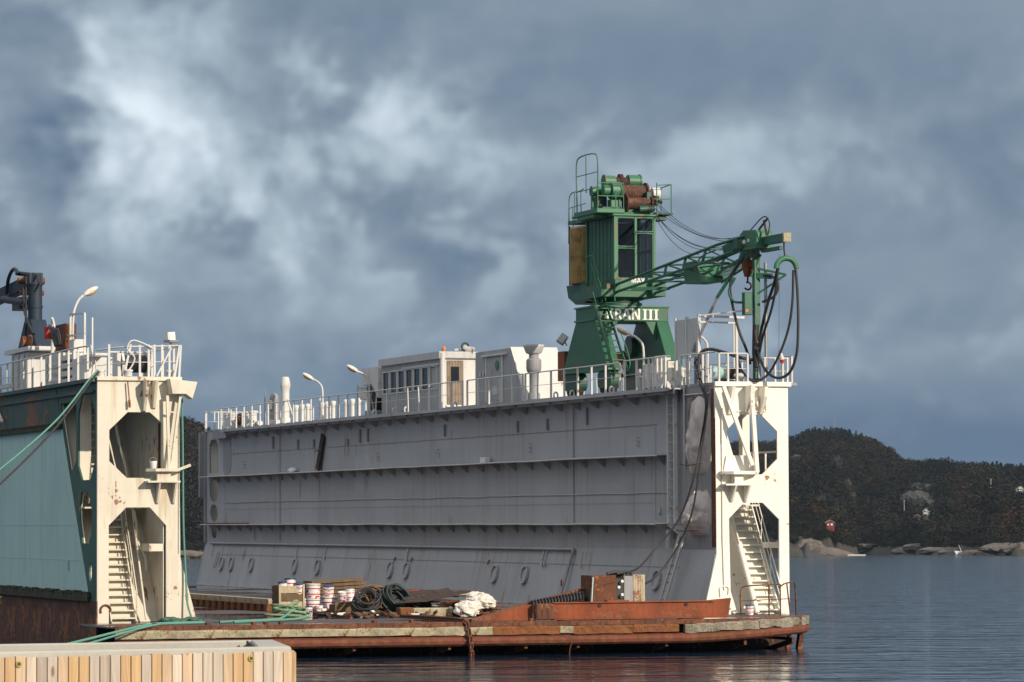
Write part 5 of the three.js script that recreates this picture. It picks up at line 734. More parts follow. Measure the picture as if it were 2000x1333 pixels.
{ // long keel timber with notches
  const { C } = placed('keel_timber', 'long low mossy timber on blocks running along the deck', 'timber', [9.45, 0, -18.5]); part('timber', [cbox(-.2, .2, .26, .46, -6.4, 6.4, .02)], M.timberPale, C); for (let i = 0; i < 14; i++) part('block', [cbox(-.24, .24, 0, .255, -6.2 + i * .93, -5.72 + i * .93, .02)], M.timberRust, C); }
{ // green mooring rope heap and its tail
  const C = thing('rope_heap', 'tangled heap of turquoise mooring rope in front of the crate', 'rope', [6.75, 0, -.6]); const pts = [], N = 230;
  for (let i = 0; i <= N; i++) { const t = i / N, a = t * 2 * Math.PI * 8.6, k = .32 + .20 * Math.sin(t * 23) + .08 * Math.sin(t * 61), lift = .08 + .52 * Math.abs(Math.sin(t * 9.3)) * (.6 + .4 * Math.sin(t * 31)); pts.push([k * 1.35 * Math.cos(a) + .1 * Math.sin(t * 17), lift + .10 * Math.sin(a * .5 + 1), k * .9 * Math.sin(a)]); }
  const g = tube(pts, .045, 700, 8); const uv = g.attributes.uv; for (let i = 0; i < uv.count; i++) uv.setXY(i, uv.getY(i), uv.getX(i) * 130); part('coil', [g], M.ropeDirty, C, true);
  const g2 = tube([[.2, .45, .3], [-.1, .3, .5], [-.5, .09, .75], [-1.2, .05, 1.2], [-2.4, .05, 2.2], [-3.3, .05, 3.2]], .042, 80, 8); const u2 = g2.attributes.uv; for (let i = 0; i < u2.count; i++) u2.setXY(i, u2.getY(i), u2.getX(i) * 30); part('tail', [g2], M.rope, C, true);
  const g3 = tube([[.5, .1, .3], [.1, .06, .8], [-.8, .05, 1.5], [-2.0, .05, 2.5], [-2.9, .05, 3.5]], .04, 80, 8); const u3 = g3.attributes.uv; for (let i = 0; i < u3.count; i++) u3.setXY(i, u3.getY(i), u3.getX(i) * 30); part('tail', [g3], M.rope, C, true); }
{ const tie = (label, pts, r, m, name = 'mooring_rope') => { const C = thing(name, label, 'rope', pts[0]); const g = tube(pts.map((p) => [p[0] - pts[0][0], p[1] - pts[0][1], p[2] - pts[0][2]]), r, 90, 8), u = g.attributes.uv; let l = 0; for (let i = 1; i < pts.length; i++) l += Math.hypot(...pts[i].map((k, j) => k - pts[i - 1][j])); for (let i = 0; i < u.count; i++) u.setXY(i, u.getY(i), u.getX(i) * l * 4); part('strand', [g], m, C, true); };
  tie('turquoise mooring rope running over the rim towards the quay', [[2.9, .06, 2.6], [1.5, .06, 3.2], [.75, .06, 4.2], [.1, -.02, 4.75], [-2.2, -.35, 7.0], [-5.2, -.7, 10.5], [-10, -1.0, 18]], .042, M.rope);
  tie('second turquoise rope beside the one over the rim', [[2.9, .055, 2.9], [1.6, .055, 3.5], [.9, .05, 4.4], [.25, -.05, 4.8], [-1.9, -.42, 7.0], [-4.8, -.75, 10.5], [-9, -1.0, 18]], .036, M.rope);
  tie('turquoise mooring rope slanting from the near tower top to shore', [[.1, 8.35, -.3], [-.25, 8.1, .2], [-2, 6.55, 2.6], [-4.9, 4.5, 5.0], [-9.5, 1.7, 9.0], [-14, -.2, 13]], .030, M.rope);
  tie('black mooring rope slanting below the turquoise one', [[.12, 8.3, -.25], [-.25, 8.0, .25], [-2, 6.3, 2.5], [-4.9, 3.95, 5.0], [-9.5, .7, 9.0], [-14, -.8, 13]], .034, M.rubber);
  tie('turquoise rope hanging down the near tower inner edge', [[2.85, 7.4, .1], [2.87, 6, .12], [2.88, 4.5, .12], [2.9, 3, .12], [2.97, 1.5, .15], [3.0, .6, .25], [3.1, .08, .5]], .034, M.rope); }
{ const { C } = placed('moss_clump', 'dark green net heap at the foot of the near tower', 'net', [2.5, 0, .7]); const gs = []; for (let i = 0; i < 40; i++) { const g = new THREE.IcosahedronGeometry(rr(.05, .12), 1); g.scale(1.5, .8, 1); g.translate(rr(-.5, .75), rr(.03, .12), rr(-.25, .25)); gs.push(g); } part('heap', gs, M.green, C); }
{ // hose coils
  const coil = (label, at, R0, r, turns, m, tx, tz, s) => { const C = thing('hose_coil', label, 'hose coil', at, 'hose coils on the deck'); const pts = []; for (let i = 0; i <= turns * 20; i++) { const a = i / 20 * 2 * Math.PI, k = R0 + .10 * Math.sin(i * .37 + s) + .05 * Math.sin(i * .11), lay = (i / (turns * 20) - .5) * .5; pts.push([k * Math.cos(a), k * .96 * Math.sin(a), lay + .05 * Math.sin(i * .23)]); } const g = tube(pts, r, turns * 34, 7); g.rotateX(tx); g.rotateY(tz); g.computeBoundingBox(); g.translate(0, -g.boundingBox.min.y, 0); part('coil', [g], m, C); };
  coil('dark green hose coil propped on edge, largest of the coils', [11.5, 0, -3.6], .47, .036, 15, M.hose, -.6, .5, 1); coil('orange brown hose coil lying between the dark coils', [10.85, 0, -3.9], .40, .033, 12, M.hoseOrange, -.6, .2, 2); coil('black hose coil leaning against the plank box', [10.4, 0, -3.5], .38, .033, 10, M.rubber, -.7, -.4, 3); coil('small dark hose coil lying flat under the plates', [11.95, 0, -3.1], .42, .035, 6, M.hose, -1.2, .3, 4); }
{ const { C } = placed('steel_sheet', 'large thin rusty steel sheet resting on old sleepers', 'steel sheet', [12.2, 0, -2.4]); part('sheet', [(() => { const g = plateY([[-1.05, -.2], [-.2, -1.3], [1.3, -1.5], [1.0, .3], [-.2, .5]], [], 0, .02); g.rotateZ(.16); g.rotateX(.10); g.translate(.0, .62, 0); return g; })()], M.rustD, C); }
{ const { C } = placed('steel_sheet', 'second rusty sheet lying over the scrap heap behind', 'steel sheet', [13.3, 0, -4.6]); part('sheet', [(() => { const g = plateY([[-1.4, -.5], [1.5, -.7], [1.3, .5], [-1.2, .6]], [], 0, .02); g.rotateX(.16); g.rotateZ(-.04); g.translate(.0, .78, 0); return g; })()], M.rustD, C); }
{ const { C } = placed('old_sleeper', 'mossy orange sleeper under the steel sheet', 'sleeper', [11.6, 0, -1.9]); part('sleeper', [cbox(-.1, 1.35, 0, .32, -.2, .2, .03)], M.timberPale, C); part('sleeper_end', [cbox(-.6, -.12, 0, .34, -.25, .25, .03)], M.timberRust, C); }
{ // scrap planks and bars, each its own thing
  const P = [[12.6, .62, -4.4, 2.6, .10, .05, .1, 'plank'], [13.1, .70, -4.9, 2.2, -.05, .03, -.2, 'rust'], [13.8, .66, -4.3, 1.9, .22, .10, .3, 'pale'], [14.1, .34, -2.4, 1.9, .12, .04, .12, 'rust'], [13.9, .22, -2.0, 1.7, -.06, .10, .2, 'plank'], [14.3, .48, -3.2, 1.5, .3, .07, -.2, 'pale'], [14.0, .12, -1.7, 1.6, .2, .02, .05, 'rust'], [13.5, .5, -3.2, 2.0, -.2, .02, .08, 'rust'], [11.9, .85, -4.7, 1.6, .1, .02, .04, 'rust'], [14.5, .30, -2.9, 1.2, .5, .15, .3, 'steel'], [13.2, .30, -2.6, 1.7, .25, .12, -.3, 'steel'], [12.8, .80, -5.2, 2.8, -.12, .0, .02, 'plank'], [14.7, .16, -2.2, 1.1, -.35, .05, .4, 'plank']];
  const ms = { plank: [M.plank, 'dark board', .16, .04], rust: [M.rustO, 'rusty bar', .07, .05], pale: [M.plankPale, 'pale broken board', .12, .035], steel: [M.steel, 'grey steel tube', .05, .05] };
  const where = ['long one across the top behind the sheet', 'slanting at the back of the heap', 'sticking up towards the right', 'jutting right beside the white rags', 'under the white rags', 'pointing up at the right end', 'lowest at the right end', 'crossing the middle of the heap', 'at the back left beside the coils', 'standing out at the far right', 'slanting in front of the sheet', 'longest and farthest back', 'short one turned at the right end'];
  P.forEach(([x, y, z, l, yaw, , tilt, k], i) => { const [m, what, a, b] = ms[k], C = thing('scrap_' + (k === 'rust' ? 'bar' : k === 'steel' ? 'tube' : 'board'), what + ' in the scrap heap, ' + where[i], 'scrap', [x, y, z], what + 's in the scrap heap'); C.rotation.set(0, yaw, tilt * .35); part('piece', [k === 'steel' ? cyl([-l / 2, 0, 0], [l / 2, 0, 0], .03, .03, 8) : cbox(-l / 2, l / 2, -b / 2, b / 2, -a / 2, a / 2, .006)], m, C); });
  const { C } = placed('scrap_pile', 'low jumble of rusty scrap under the boards', 'scrap', [13.4, 0, -2.9]); const gs = []; for (let i = 0; i < 70; i++) gs.push(box(rr(-1.2, 1.3), rr(.04, .45), rr(-1.6, .8), rr(.1, .7), rr(.02, .12), rr(.05, .3), rr(-.5, .5), rr(-1.5, 1.5), rr(-.4, .4))); part('scrap', gs, M.rustD, C); C.children[0].userData.kind = 'stuff'; }
for (const [label, x, y, z, s, k] of [['white rag bundle nearest the edge in the scrap heap', 13.35, .02, -1.35, .42, 3], ['larger white rag bundle heaped behind the first', 13.95, .28, -1.9, .46, 9], ['small white rag at the scrap heap right end', 14.3, .3, -1.8, .25, 15]]) { const { C } = placed('rag_bundle', label, 'rags', [x, y, z], 'white rags'); const g = new THREE.IcosahedronGeometry(s, 5), p = g.attributes.position; for (let i = 0; i < p.count; i++) { const X = p.getX(i), Y = p.getY(i), Z = p.getZ(i), r = .50 + .70 * fbm3(X * 4 + k, Y * 4, Z * 4, 2) + .9 * Math.abs(fbm3(X * 5 + 3 * Y, Y * 5 + k - 2 * Z, Z * 5, 3) - .5); p.setXYZ(i, X * r * 1.15, Math.max(0, Y * r * .72 + s * .5), Z * r); } g.computeVertexNormals(); part('cloth', [g], M.cloth, C); }
{ // loose odds and ends trodden over the deck between the coils and the rags
  const { C } = placed('deck_litter', 'scattered small scraps and offcuts over the deck among the clutter', 'litter', [11.5, 0, -3]); C.userData.kind = 'stuff';
  [[M.rustD, 70], [M.plank, 60], [M.cloth, 16], [M.timberRust, 40], [M.black, 30]].forEach(([m, n]) => { const gs = []; for (let i = 0; i < n; i++) gs.push(box(rr(-2.6, 3.2), rr(.02, .16), rr(-3.2, 2.0), rr(.06, .5), rr(.02, .1), rr(.04, .18), rr(-.6, .6), rr(-1.6, 1.6), rr(-.5, .5))); part('scraps', gs, m, C).userData.kind = 'stuff'; }); }
{ const C = thing('loose_hose', 'loose black hose snaking among the coils and cans', 'hose', [10.9, 0, -2.6]); part('hose', [tube(Array.from({ length: 26 }, (_, i) => [-1.2 + i * .1 + .35 * Math.sin(i * 1.3), .05 + .10 * Math.abs(Math.sin(i * .9)), .5 * Math.sin(i * .8) + .2 * Math.cos(i * 2.1)]), .03, 160, 7)], M.rubber, C); }
{ // anchor chain over the rim
  const C = thing('rusty_chain', 'rusty chain hanging over the platform rim into the water', 'chain', [11.2, 0, -1.6]); const path = new THREE.CatmullRomCurve3([[-.3, .05, .3], [-.1, .06, 3.0], [-.15, .06, 6.2], [-.1, .02, 6.62], [-.05, -.3, 6.8], [0, -.8, 6.86], [.05, -1.3, 6.8]].map((p) => V(...p))); const n = 64, ln = path.getLength() / n; const tg = new THREE.TorusGeometry(.075, .028, 6, 12); tg.scale(1.35, 1, 1); const lg = metreUV(flatG(tg));
  for (let i = 0; i < n; i++) { const t = (i + .5) / n, p = path.getPointAt(t), d = path.getTangentAt(t), o = new THREE.Mesh(lg, M.rust); o.name = 'link'; o.castShadow = o.receiveShadow = true; o.position.copy(p); o.quaternion.setFromUnitVectors(V(1, 0, 0), d); o.rotateX(i % 2 ? .75 : -.75); C.add(o); } }
{ const C = thing('hanging_wire', 'thin rusty wire looped down from the red fender band', 'wire', [14.6, -.75, 5.15]); part('wire', [tube([[0, .3, 0], [.05, .12, .12], [.12, .1, .12], [.05, -.1, .1], [.02, -.35, .1], [.03, -.6, .08]], .018, 24, 5)], M.rust, C); }
// ================================================================ things on the near wing's top
{ const T = dock; const rl = (pts, posts, h = 1.08, m = M.white) => { const g = new THREE.Group(); g.name = 'guard_rail'; T.add(g); part('top_rail', [tube(pts, .028, 40, 6)], m, g); part('mid_rail', [tube(pts.map(([x, y, z]) => [x, y - .52, z]), .014, 30, 5)], m, g); for (const [x, z, dx = 0, dz = 0, y = h] of posts) part('rail_post', [beam([x, YT - .02, z], [x + dx, YT + y, z + dz], .07, .05, [0, 0, 1])], m, g); };
  rl([[.05, 9.15, -20], [.05, 9.18, -10], [.05, 9.20, -1.6], [.05, 9.15, -1.0], [.05, 8.9, -.85], [.05, 8.5, -1.2]], Array.from({ length: 13 }, (_, i) => [.05, -1.6 - i * 1.45]));
  rl([[.3, 9.05, -1.3], [1.0, 9.12, -.1], [1.8, 9.14, -.05], [2.75, 9.18, -.02]], [[.42, -.1], [.9, -.06, .25], [1.45, -.05], [1.75, -.05], [1.95, -.05], [2.2, -.03], [2.45, -.02], [2.62, -.02, .18], [2.78, -.02, .06]]);
  rl([[2.75, 9.15, -.1], [2.75, 9.12, -10], [2.75, 9.1, -20]], Array.from({ length: 13 }, (_, i) => [2.75, -.6 - i * 1.5]));
  part('bent_rail', [tube([[.95, 8.15, .05], [1.25, 8.75, .05], [1.0, 9.05, .05], [1.15, 9.32, .05], [1.5, 9.25, .05], [1.9, 9.05, .05]], .03, 30, 6), beam([2.0, 8.15, .06], [2.5, 9.1, .06], .05, .05), cyl([.5, 8.95, -.3], [2.0, 8.95, -.3], .03)], M.white, T); }
{ const O = [1.2, YT, -15.2], { C, q, B, R, T, S } = placed('knuckle_crane', 'dark blue knuckle boom crane on white pedestal on near wing', 'crane', O);
  part('pedestal', [B(.6, 1.8, YT, 9.55, -16.5, -13.8, .03)], M.white, C); part('pedestal_cap', [B(.5, 1.7, 9.58, 9.74, -17.4, -13.1, .03)], M.white, C); for (const z of [-16.2, -15.2, -14.2]) part('pedestal_rib', [B(.54, .6, 8.3, 9.5, z - .08, z + .08)], M.whiteD, C);
  part('base', [plateX([[-16.9, 9.75], [-13.6, 9.75], [-14.7, 10.8], [-15.7, 10.8]].map(([z, y]) => [z - O[2], y - O[1]]), [], 1.5 - O[0], .6, .03)], M.blue, C); part('ram', [R([.6, 9.98, -14.7], [.75, 9.98, -14.7], .2, 14), R([.6, 9.98, -13.7], [.75, 9.98, -13.7], .2, 14)], M.rust, C);
  part('column', [R([1.2, 10.7, -15.2], [1.2, 12.45, -15.2], .26, 18), R([1.2, 12.1, -15.2], [1.2, 12.55, -15.2], .31, 18, .24), R([1.2, 11.25, -15.2], [1.2, 11.33, -15.2], .29, 18)], M.blue, C); part('column_pipe', [R([.8, 10.2, -14.95], [.8, 12.4, -14.95], .04), T([[1.0, 12.3, -14.5], [1.0, 12.4, -13.9], [1.0, 12.1, -13.6], [1.0, 11.9, -14.2]], .03), T([[1.0, 12.2, -14.6], [1.0, 12.3, -14.0], [1.0, 12.0, -13.8], [1.0, 11.8, -14.4]], .03), T([[.8, 12.0, -15.4], [.75, 11.2, -15.0], [.75, 10.6, -14.2], [.8, 10.2, -13.6]], .05)], M.black, C);
  part('boom', [S([1.2, 12.3, -15.0], [1.2, 11.95, -24], .4, .46), S([1.2, 12.35, -15.0], [1.2, 12.15, -17.2], .5, .4)], M.blue, C); part('boom_ram', [R([1.0, 11.5, -16.0], [1.0, 11.85, -20], .14, 12), R([1.5, 12.5, -16.0], [1.2, 12.75, -18.4], .09, 10), T([[.9, 12.6, -16.6], [.9, 12.85, -17.6], [.9, 12.5, -18.6], [.9, 12.0, -18.9]], .07)], M.black, C); part('winch_pack', [B(.95, 1.45, 11.3, 11.75, -18.2, -16.8, .05)], M.black, C); part('coupling', [R([.7, 12.3, -15.9], [1.7, 12.3, -15.9], .12, 12), R([.75, 11.85, -15.8], [1.65, 11.85, -15.8], .1, 10)], M.rustO, C); }
{ const { C, B, R, T } = placed('hydraulic_unit', 'rusty red hydraulic unit behind the white lamp frame', 'hydraulic unit', [1.4, YT, -10.3]); part('tank', [B(1.1, 1.5, 9.35, 10.4, -11.4, -9.6, .08)], M.rust, C); part('red_bottle', [R([.85, 9.9, -11.3], [.85, 10.35, -11.3], .16, 12)], M.red, C); part('stand', [B(.9, 1.9, YT, 9.35, -11.3, -9.5)], M.white, C); part('hose', Array.from({ length: 5 }, (_, i) => T([[.85, 10.4 - i * .05, -11.2 + i * .3], [.8, 10.1, -10.6 + i * .3], [.85, 9.6, -10.2 + i * .25]], .04, 14)), M.black, C); }
{ const { C, S, R, B } = placed('pipe_frame', 'white open pipe frame around the near wing lamp post', 'frame', [1.2, YT, -8.2]); part('frame', [S([1.2, YT, -9.3], [1.2, 10.7, -9.3], .07, .07), S([1.2, YT, -7.05], [1.2, 10.6, -7.05], .07, .07), S([1.2, 10.7, -9.3], [1.2, 10.6, -7.05], .07, .07), S([1.2, 9.95, -9.3], [1.2, 9.9, -7.05], .05, .05), S([1.6, YT, -7.6], [1.6, 10.5, -7.6], .05, .05)], M.white, C); part('box', [B(1.0, 1.4, 9.3, 9.75, -8.6, -7.9)], M.white, C); part('brace', [S([1.2, 10.7, -12.2], [1.2, 9.2, -10.6], .06, .06), S([1.2, YT, -12.3], [1.2, 10.75, -12.3], .08, .08), S([1.2, YT, -12.0], [1.2, 10.7, -12.2], .05, .05)], M.white, C); }
lampPost('curved lamp post with pale tilted head on the near wing', [1.2, YT, -8.9], 3.3, .7, .2);
{ const { C, B, R, S } = placed('louvre_rack', 'white slatted rack on the near wing under the lamp', 'rack', [1.2, YT, -9.5]); for (let i = 0; i < 4; i++) part('slat', [B(.9, 1.5, 8.2 + i * .28, 8.38 + i * .28, -11.8, -7.4, .02)], M.white, C); part('rack_post', [-11.8, -9.6, -7.4].map((z) => B(.85, .95, YT, 9.3, z - .08, z + .08)), M.white, C); part('cabinet', [B(.8, 1.6, YT, 9.0, -7.2, -5.4, .03), B(.9, 1.4, 9.0, 9.1, -7.0, -4.2, .02)], M.white, C); }
{ const { C, R, B, q } = placed('rope_drum', 'dark rope drum between white flanges at near tower top', 'drum', [1.7, YT, -1.5]); part('drum', [R([1.2, 8.62, -1.5], [2.0, 8.62, -1.5], .3, 18)], M.black, C); part('flange', [R([1.12, 8.62, -1.5], [1.2, 8.62, -1.5], .42, 18), R([2.0, 8.62, -1.5], [2.08, 8.62, -1.5], .42, 18), B(.95, 1.1, YT, 9.0, -1.8, -1.2)], M.white, C); }
for (const [l, x, z] of [['white mooring bollard at the near tower outer corner', .2, -.35], ['white mushroom bollard on the near tower end deck', 1.05, .0], ['white bollard with green top by the near tower inner corner', 2.55, -.3]]) { const { C } = placed('tower_bollard', l, 'bollard', [x, 8.14, z], 'bollards on the near tower'); part('post', [lathe([[.13, 0], [.12, .14], [.16, .17], [.15, .22], [0, .24]], 0, 0, 0, 14)], M.white, C); }
{ const { C, q } = placed('flood_light', 'white flood light on the near tower rail corner', 'flood light', [2.5, 9.2, -.05]); part('housing', [(() => { const g = cbox(-.17, .17, .1, .42, -.14, .14, .05); g.rotateY(.5); g.rotateZ(.1); return g; })()], M.canW, C); part('yoke', [cyl([0, 0, 0], [0, .12, 0], .03), cyl([-.17, .1, 0], [.17, .1, 0], .02)], M.steel, C); part('shade', [(() => { const g = cbox(-.19, .19, .07, .16, -.16, .18, .02); g.rotateY(.5); return g; })()], M.steel, C); }
{ const { C } = placed('bucket', 'small white bucket on the near tower fender shelf', 'bucket', [1.82, 5.09, .3]); part('body', [lathe([[0, 0], [.1, 0], [.13, .24], [.115, .24], [.09, .02]], 0, 0, 0, 14)], M.canW, C); part('bail', [(() => { const t = new THREE.TorusGeometry(.12, .008, 4, 12, Math.PI); t.translate(0, .24, 0); return t; })()], M.steel, C); }
{ const { C, S } = placed('outrigger', 'white bracket arms at the left edge of near wing', 'bracket', [0, 7.9, -15.6]); part('arm', [S([-.1, 8.3, -17.5], [-.1, 8.3, -13.2], .12, .14), S([-.15, 8.0, -16.4], [-.15, 7.0, -14.6], .08, .08), S([-.15, 8.0, -16.9], [-.15, 7.1, -15.4], .08, .08), cyl([0, .2, -.9], [0, 1.2, -.9], .22), cyl([0, .2, -1.9], [0, 1.35, -1.9], .25)], M.white, C); }
// ---- set the dock afloat: yaw, a little trim and list
{
  const m = new THREE.Matrix4().set(0.942184, 0.000817, 0.335094, -13.7003, 0.00177, 0.999971, -0.007416, -2.4162 + CAM_H, -0.33509, 0.00758, 0.942156, -121.4967, 0, 0, 0, 1);
  for (const o of dockThings) o.applyMatrix4(m);
}
// ================================================================ water
{
  const s = 7000, N = 1024;
  const bump = tex(N, N, (u, v) => { const a = pf(u, v, 9, 22, 3, s), b = pf(u + .08 * a, v, 30, 70, 3, s + 5), c = pf(u, v, 4, 7, 2, s + 11); return a * .5 + b * .22 + c * .28; }, false, 1);
  bump.repeat.set(1 / 34, 1 / 34);
  const m = new THREE.MeshPhysicalMaterial({ color: new THREE.Color().setRGB(.008, .026, .050), roughness: .07, ior: 1.33, bumpMap: bump, bumpScale: .15 });
  const g = new THREE.PlaneGeometry(9000, 5200, 1, 1); g.rotateX(-Math.PI / 2); g.translate(0, 0, -2300);
  structure('water', [g], m, 'dark blue rippled fjord water around the dock');
}
// ================================================================ far shore: wooded hills beyond the water
const HZ = (px) => 1070 - .0055 * (px - 1000);
const ridgeY = [[-900, 880], [200, 852], [352, 832], [380, 838], [410, 858], [700, 905], [1000, 900], [1300, 872], [1430, 868], [1500, 866], [1545, 858], [1585, 846], [1640, 847], [1690, 856], [1730, 876], [1765, 899], [1800, 902], [1850, 906], [1920, 913], [1980, 916], [2100, 905], [2600, 890]];
const shoreD = [[-900, 1300], [370, 1330], [700, 1500], [1400, 1420], [1540, 1270], [1640, 1290], [1680, 1500], [1760, 1420], [1850, 1300], [2000, 1180], [2600, 1100]];
const ridgeD = [[-900, 1800], [410, 1850], [700, 2300], [1400, 2250], [1640, 2150], [1770, 2000], [2000, 1950], [2600, 1900]];
const look = (tab, x) => { let i = 0; while (i < tab.length - 2 && tab[i + 1][0] < x) i++; const [a, b] = [tab[i], tab[i + 1]], t = clamp((x - a[0]) / (b[0] - a[0])); return mix(a[1], b[1], t * t * (3 - 2 * t)); };
function ground(px, d) {
  const d0 = look(shoreD, px), dr = look(ridgeD, px), treeTop = 5.5, Hr = (HZ(px) - look(ridgeY, px)) / 7200 * dr + CAM_H - treeTop, t = (d - d0) / (dr - d0);
  let h = t < 0 ? t * 60 : t < 1 ? Hr * (.15 * Math.pow(t, .5) + .85 * (t * t * (3 - 2 * t) * .55 + t * .45)) : Hr * (1 - .25 * Math.min(1, t - 1));
  h += (fbm3(px * .02, d * .012, 1, 4) - .5) * 15 * clamp(t * 5) * (t < 1 ? 1 - .7 * sstep(.75, 1, t) : .3);
  h += 9.5 * Math.exp(-(((px - 1530) / 75) ** 2) - ((d - 1345) / 45) ** 2) + 4 * Math.exp(-(((px - 1600) / 40) ** 2) - ((d - 1335) / 35) ** 2);
  if (t > 0 && t < .05) h += (vn3(px * .11, d * .06, 4) - .2) * 5 * (1 - t / .05) * sstep(0, .008, t);
  return h;
}
const wx = (px, d) => (px - 1000) / 7200 * d;
{
  const cols = [], rows = []; for (let p = -900; p <= 2600; p += (p > 280 && p < 460) || (p > 1380 && p < 2150) ? 5 : 35) cols.push(p); for (let i = 0; i <= 90; i++) rows.push(1040 + 1700 * Math.pow(i / 90, 1.25));
  const pos = [], idx = [], n = cols.length; for (const d of rows) for (const p of cols) pos.push(wx(p, d), ground(p, d), -d);
  for (let j = 0; j < rows.length - 1; j++) for (let i = 0; i < n - 1; i++) { const a = j * n + i; idx.push(a, a + 1, a + n, a + 1, a + n + 1, a + n); }
  const g = new THREE.BufferGeometry(); g.setAttribute('position', new THREE.Float32BufferAttribute(pos, 3)); g.setAttribute('uv', new THREE.Float32BufferAttribute(new Array(pos.length / 3 * 2).fill(0), 2)); g.setIndex(idx); g.computeVertexNormals();
  const m = new THREE.MeshStandardMaterial({ roughness: .95, map: tex(512, 512, (u, v) => { const a = pf(u, v, 8, 8, 5, 8100), b = pf(u, v, 30, 30, 3, 8110); return lerp3(lerp3([.022, .020, .013], [.05, .036, .02], b), [.045, .044, .044], sstep(.56, .68, a)); }, true, 1 / 120) });
  structure('hill', [g], m, 'dark wooded hills with bare rock across the fjord');
}
// trees: a few crown shapes of many small leaf faces, planted over the hills
function crown(k, n, spread) {
  const pos = [], nor = []; const lob = Array.from({ length: 5 }, () => [rr(-.28, .28), rr(.35, .85), rr(-.28, .28), rr(.18, .30)]);
  for (let i = 0; i < n; i++) {
    let c; if (k === 'fir') { const h = Math.pow(rnd(), .8), a = rnd() * 6.283, r = (1 - h) * .24 * rr(.5, 1) + .01; c = [r * Math.cos(a), .06 + h * .94, r * Math.sin(a)]; }
    else { const [lx, ly, lz, lr] = lob[i % 5], a = rnd() * 6.283, z = rr(-1, 1), s = lr * Math.cbrt(rr(.4, 1)); c = [lx + s * Math.sqrt(1 - z * z) * Math.cos(a), ly + s * z * .8, lz + s * Math.sqrt(1 - z * z) * Math.sin(a)]; }
    const s = spread * rr(.6, 1.3); const o = k === 'fir' ? [0, c[1] - .1, 0] : [lob[i % 5][0], lob[i % 5][1] - .04, lob[i % 5][2]], nn = V(c[0] - o[0], c[1] - o[1], c[2] - o[2]).normalize();
    for (let j = 0; j < 3; j++) { pos.push(c[0] + rr(-s, s), c[1] + rr(-s, s) * .8, c[2] + rr(-s, s)); nor.push(nn.x, nn.y, nn.z); }
  }
  for (const a of [0, 2.1, 4.2]) pos.push(.02 * Math.cos(a), 0, .02 * Math.sin(a), .02 * Math.cos(a + 2.1), 0, .02 * Math.sin(a + 2.1), 0, .8, 0), nor.push(Math.cos(a + 1), 0, Math.sin(a + 1), Math.cos(a + 1), 0, Math.sin(a + 1), Math.cos(a + 1), 0, Math.sin(a + 1));
  const g = new THREE.BufferGeometry(); g.setAttribute('position', new THREE.Float32BufferAttribute(pos, 3)); g.setAttribute('normal', new THREE.Float32BufferAttribute(nor, 3)); return g;
}
{
  const kinds = [['leaf', 150, .075], ['leaf', 150, .085], ['leaf', 130, .07], ['fir', 130, .06]].map((a) => crown(...a));
  const lists = kinds.map(() => []);
  const plant = (p0, p1, count, sMul = 1) => { for (let i = 0; i < count; i++) {
    const px = rr(p0, p1), d0 = look(shoreD, px), dr = look(ridgeD, px), u = Math.pow(rnd(), .75), d = d0 + 14 + u * (dr - d0 + 60), h = ground(px, d); if (h < 1.6) continue;
    const rock = fbm3(px * .03, d * .012, 9, 3), t = (d - d0) / (dr - d0); if (rock > .62 && rnd() < .85) continue; if (t < .035 && rnd() < .7) continue;
    const zone = fbm3(px * .018 + 5, d * .006, 3, 3), k = zone > .55 ? (rnd() < .55 ? 3 : 0) : Math.floor(rr(0, 3)), warm = fbm3(px * .03 + 31, d * .009, 6, 3);
    let c; const r = rnd(); if (k === 3) c = [.012, .022, .014]; else if (warm > .56 && r < .34) c = [.095, .05, .012]; else if (warm > .5 && r < .5) c = [.055, .034, .014]; else if (r < .55) c = [.026, .032, .013]; else if (r < .85) c = [.040, .029, .014]; else c = [.036, .040, .014];
    const v = rr(.34, .66), s = (k === 3 ? rr(5, 9) : rr(4, 7.5)) * sMul * (t < .08 ? .75 : 1); lists[k].push([wx(px, d), h - .4, -d, s * rr(.8, 1.3), s, rnd() * 6.283, c.map((q) => q * v)]);
  } };
  plant(1385, 2120, 15500); plant(300, 450, 3200, 1.35); plant(450, 1385, 11000, 1.15); plant(-800, 300, 7000, 1.25); plant(2120, 2560, 5500, 1.1);
  const shrubs = (p0, p1, a, b, n, s0) => { for (let i = 0; i < n; i++) { const px = rr(p0, p1), d = look(shoreD, px) + rr(a, b), h = ground(px, d); if (h < 2.2 + rr(0, 1.5)) continue; const c = rnd() < .75 ? [.020, .030, .011] : [.038, .030, .012], s = s0 * rr(.6, 1.4), v = rr(.5, 1); lists[Math.floor(rr(0, 3))].push([wx(px, d), h - .3, -d, s * 1.3, s, rnd() * 6.283, c.map((q) => q * v)]); } };
  shrubs(1400, 1665, 12, 120, 3600, 2.2); shrubs(1665, 2150, 8, 60, 3200, 2.2); shrubs(300, 460, 8, 70, 900, 2.4); shrubs(450, 1400, 8, 60, 1500, 2.4);
  const leafM = new THREE.MeshStandardMaterial({ color: 0xffffff, roughness: .95, side: THREE.DoubleSide });
  kinds.forEach((g, k) => { const L_ = lists[k], im = new THREE.InstancedMesh(g, leafM, L_.length), m = new THREE.Matrix4(), c = new THREE.Color(); L_.forEach(([x, y, z, sx, sy, a, col], i) => { m.compose(V(x, y, z), new THREE.Quaternion().setFromAxisAngle(V(0, 1, 0), a), V(sx, sy, sx)); im.setMatrixAt(i, m); im.setColorAt(i, c.setRGB(...col)); }); im.name = numbered('forest'); im.userData = { kind: 'stuff', label: ['brown and green autumn woodland', 'rusty autumn woodland', 'low mixed woodland', 'dark fir woodland'][k] + ' covering the hills across the water', category: 'forest' }; im.castShadow = im.receiveShadow = true; scene.add(im); });
}
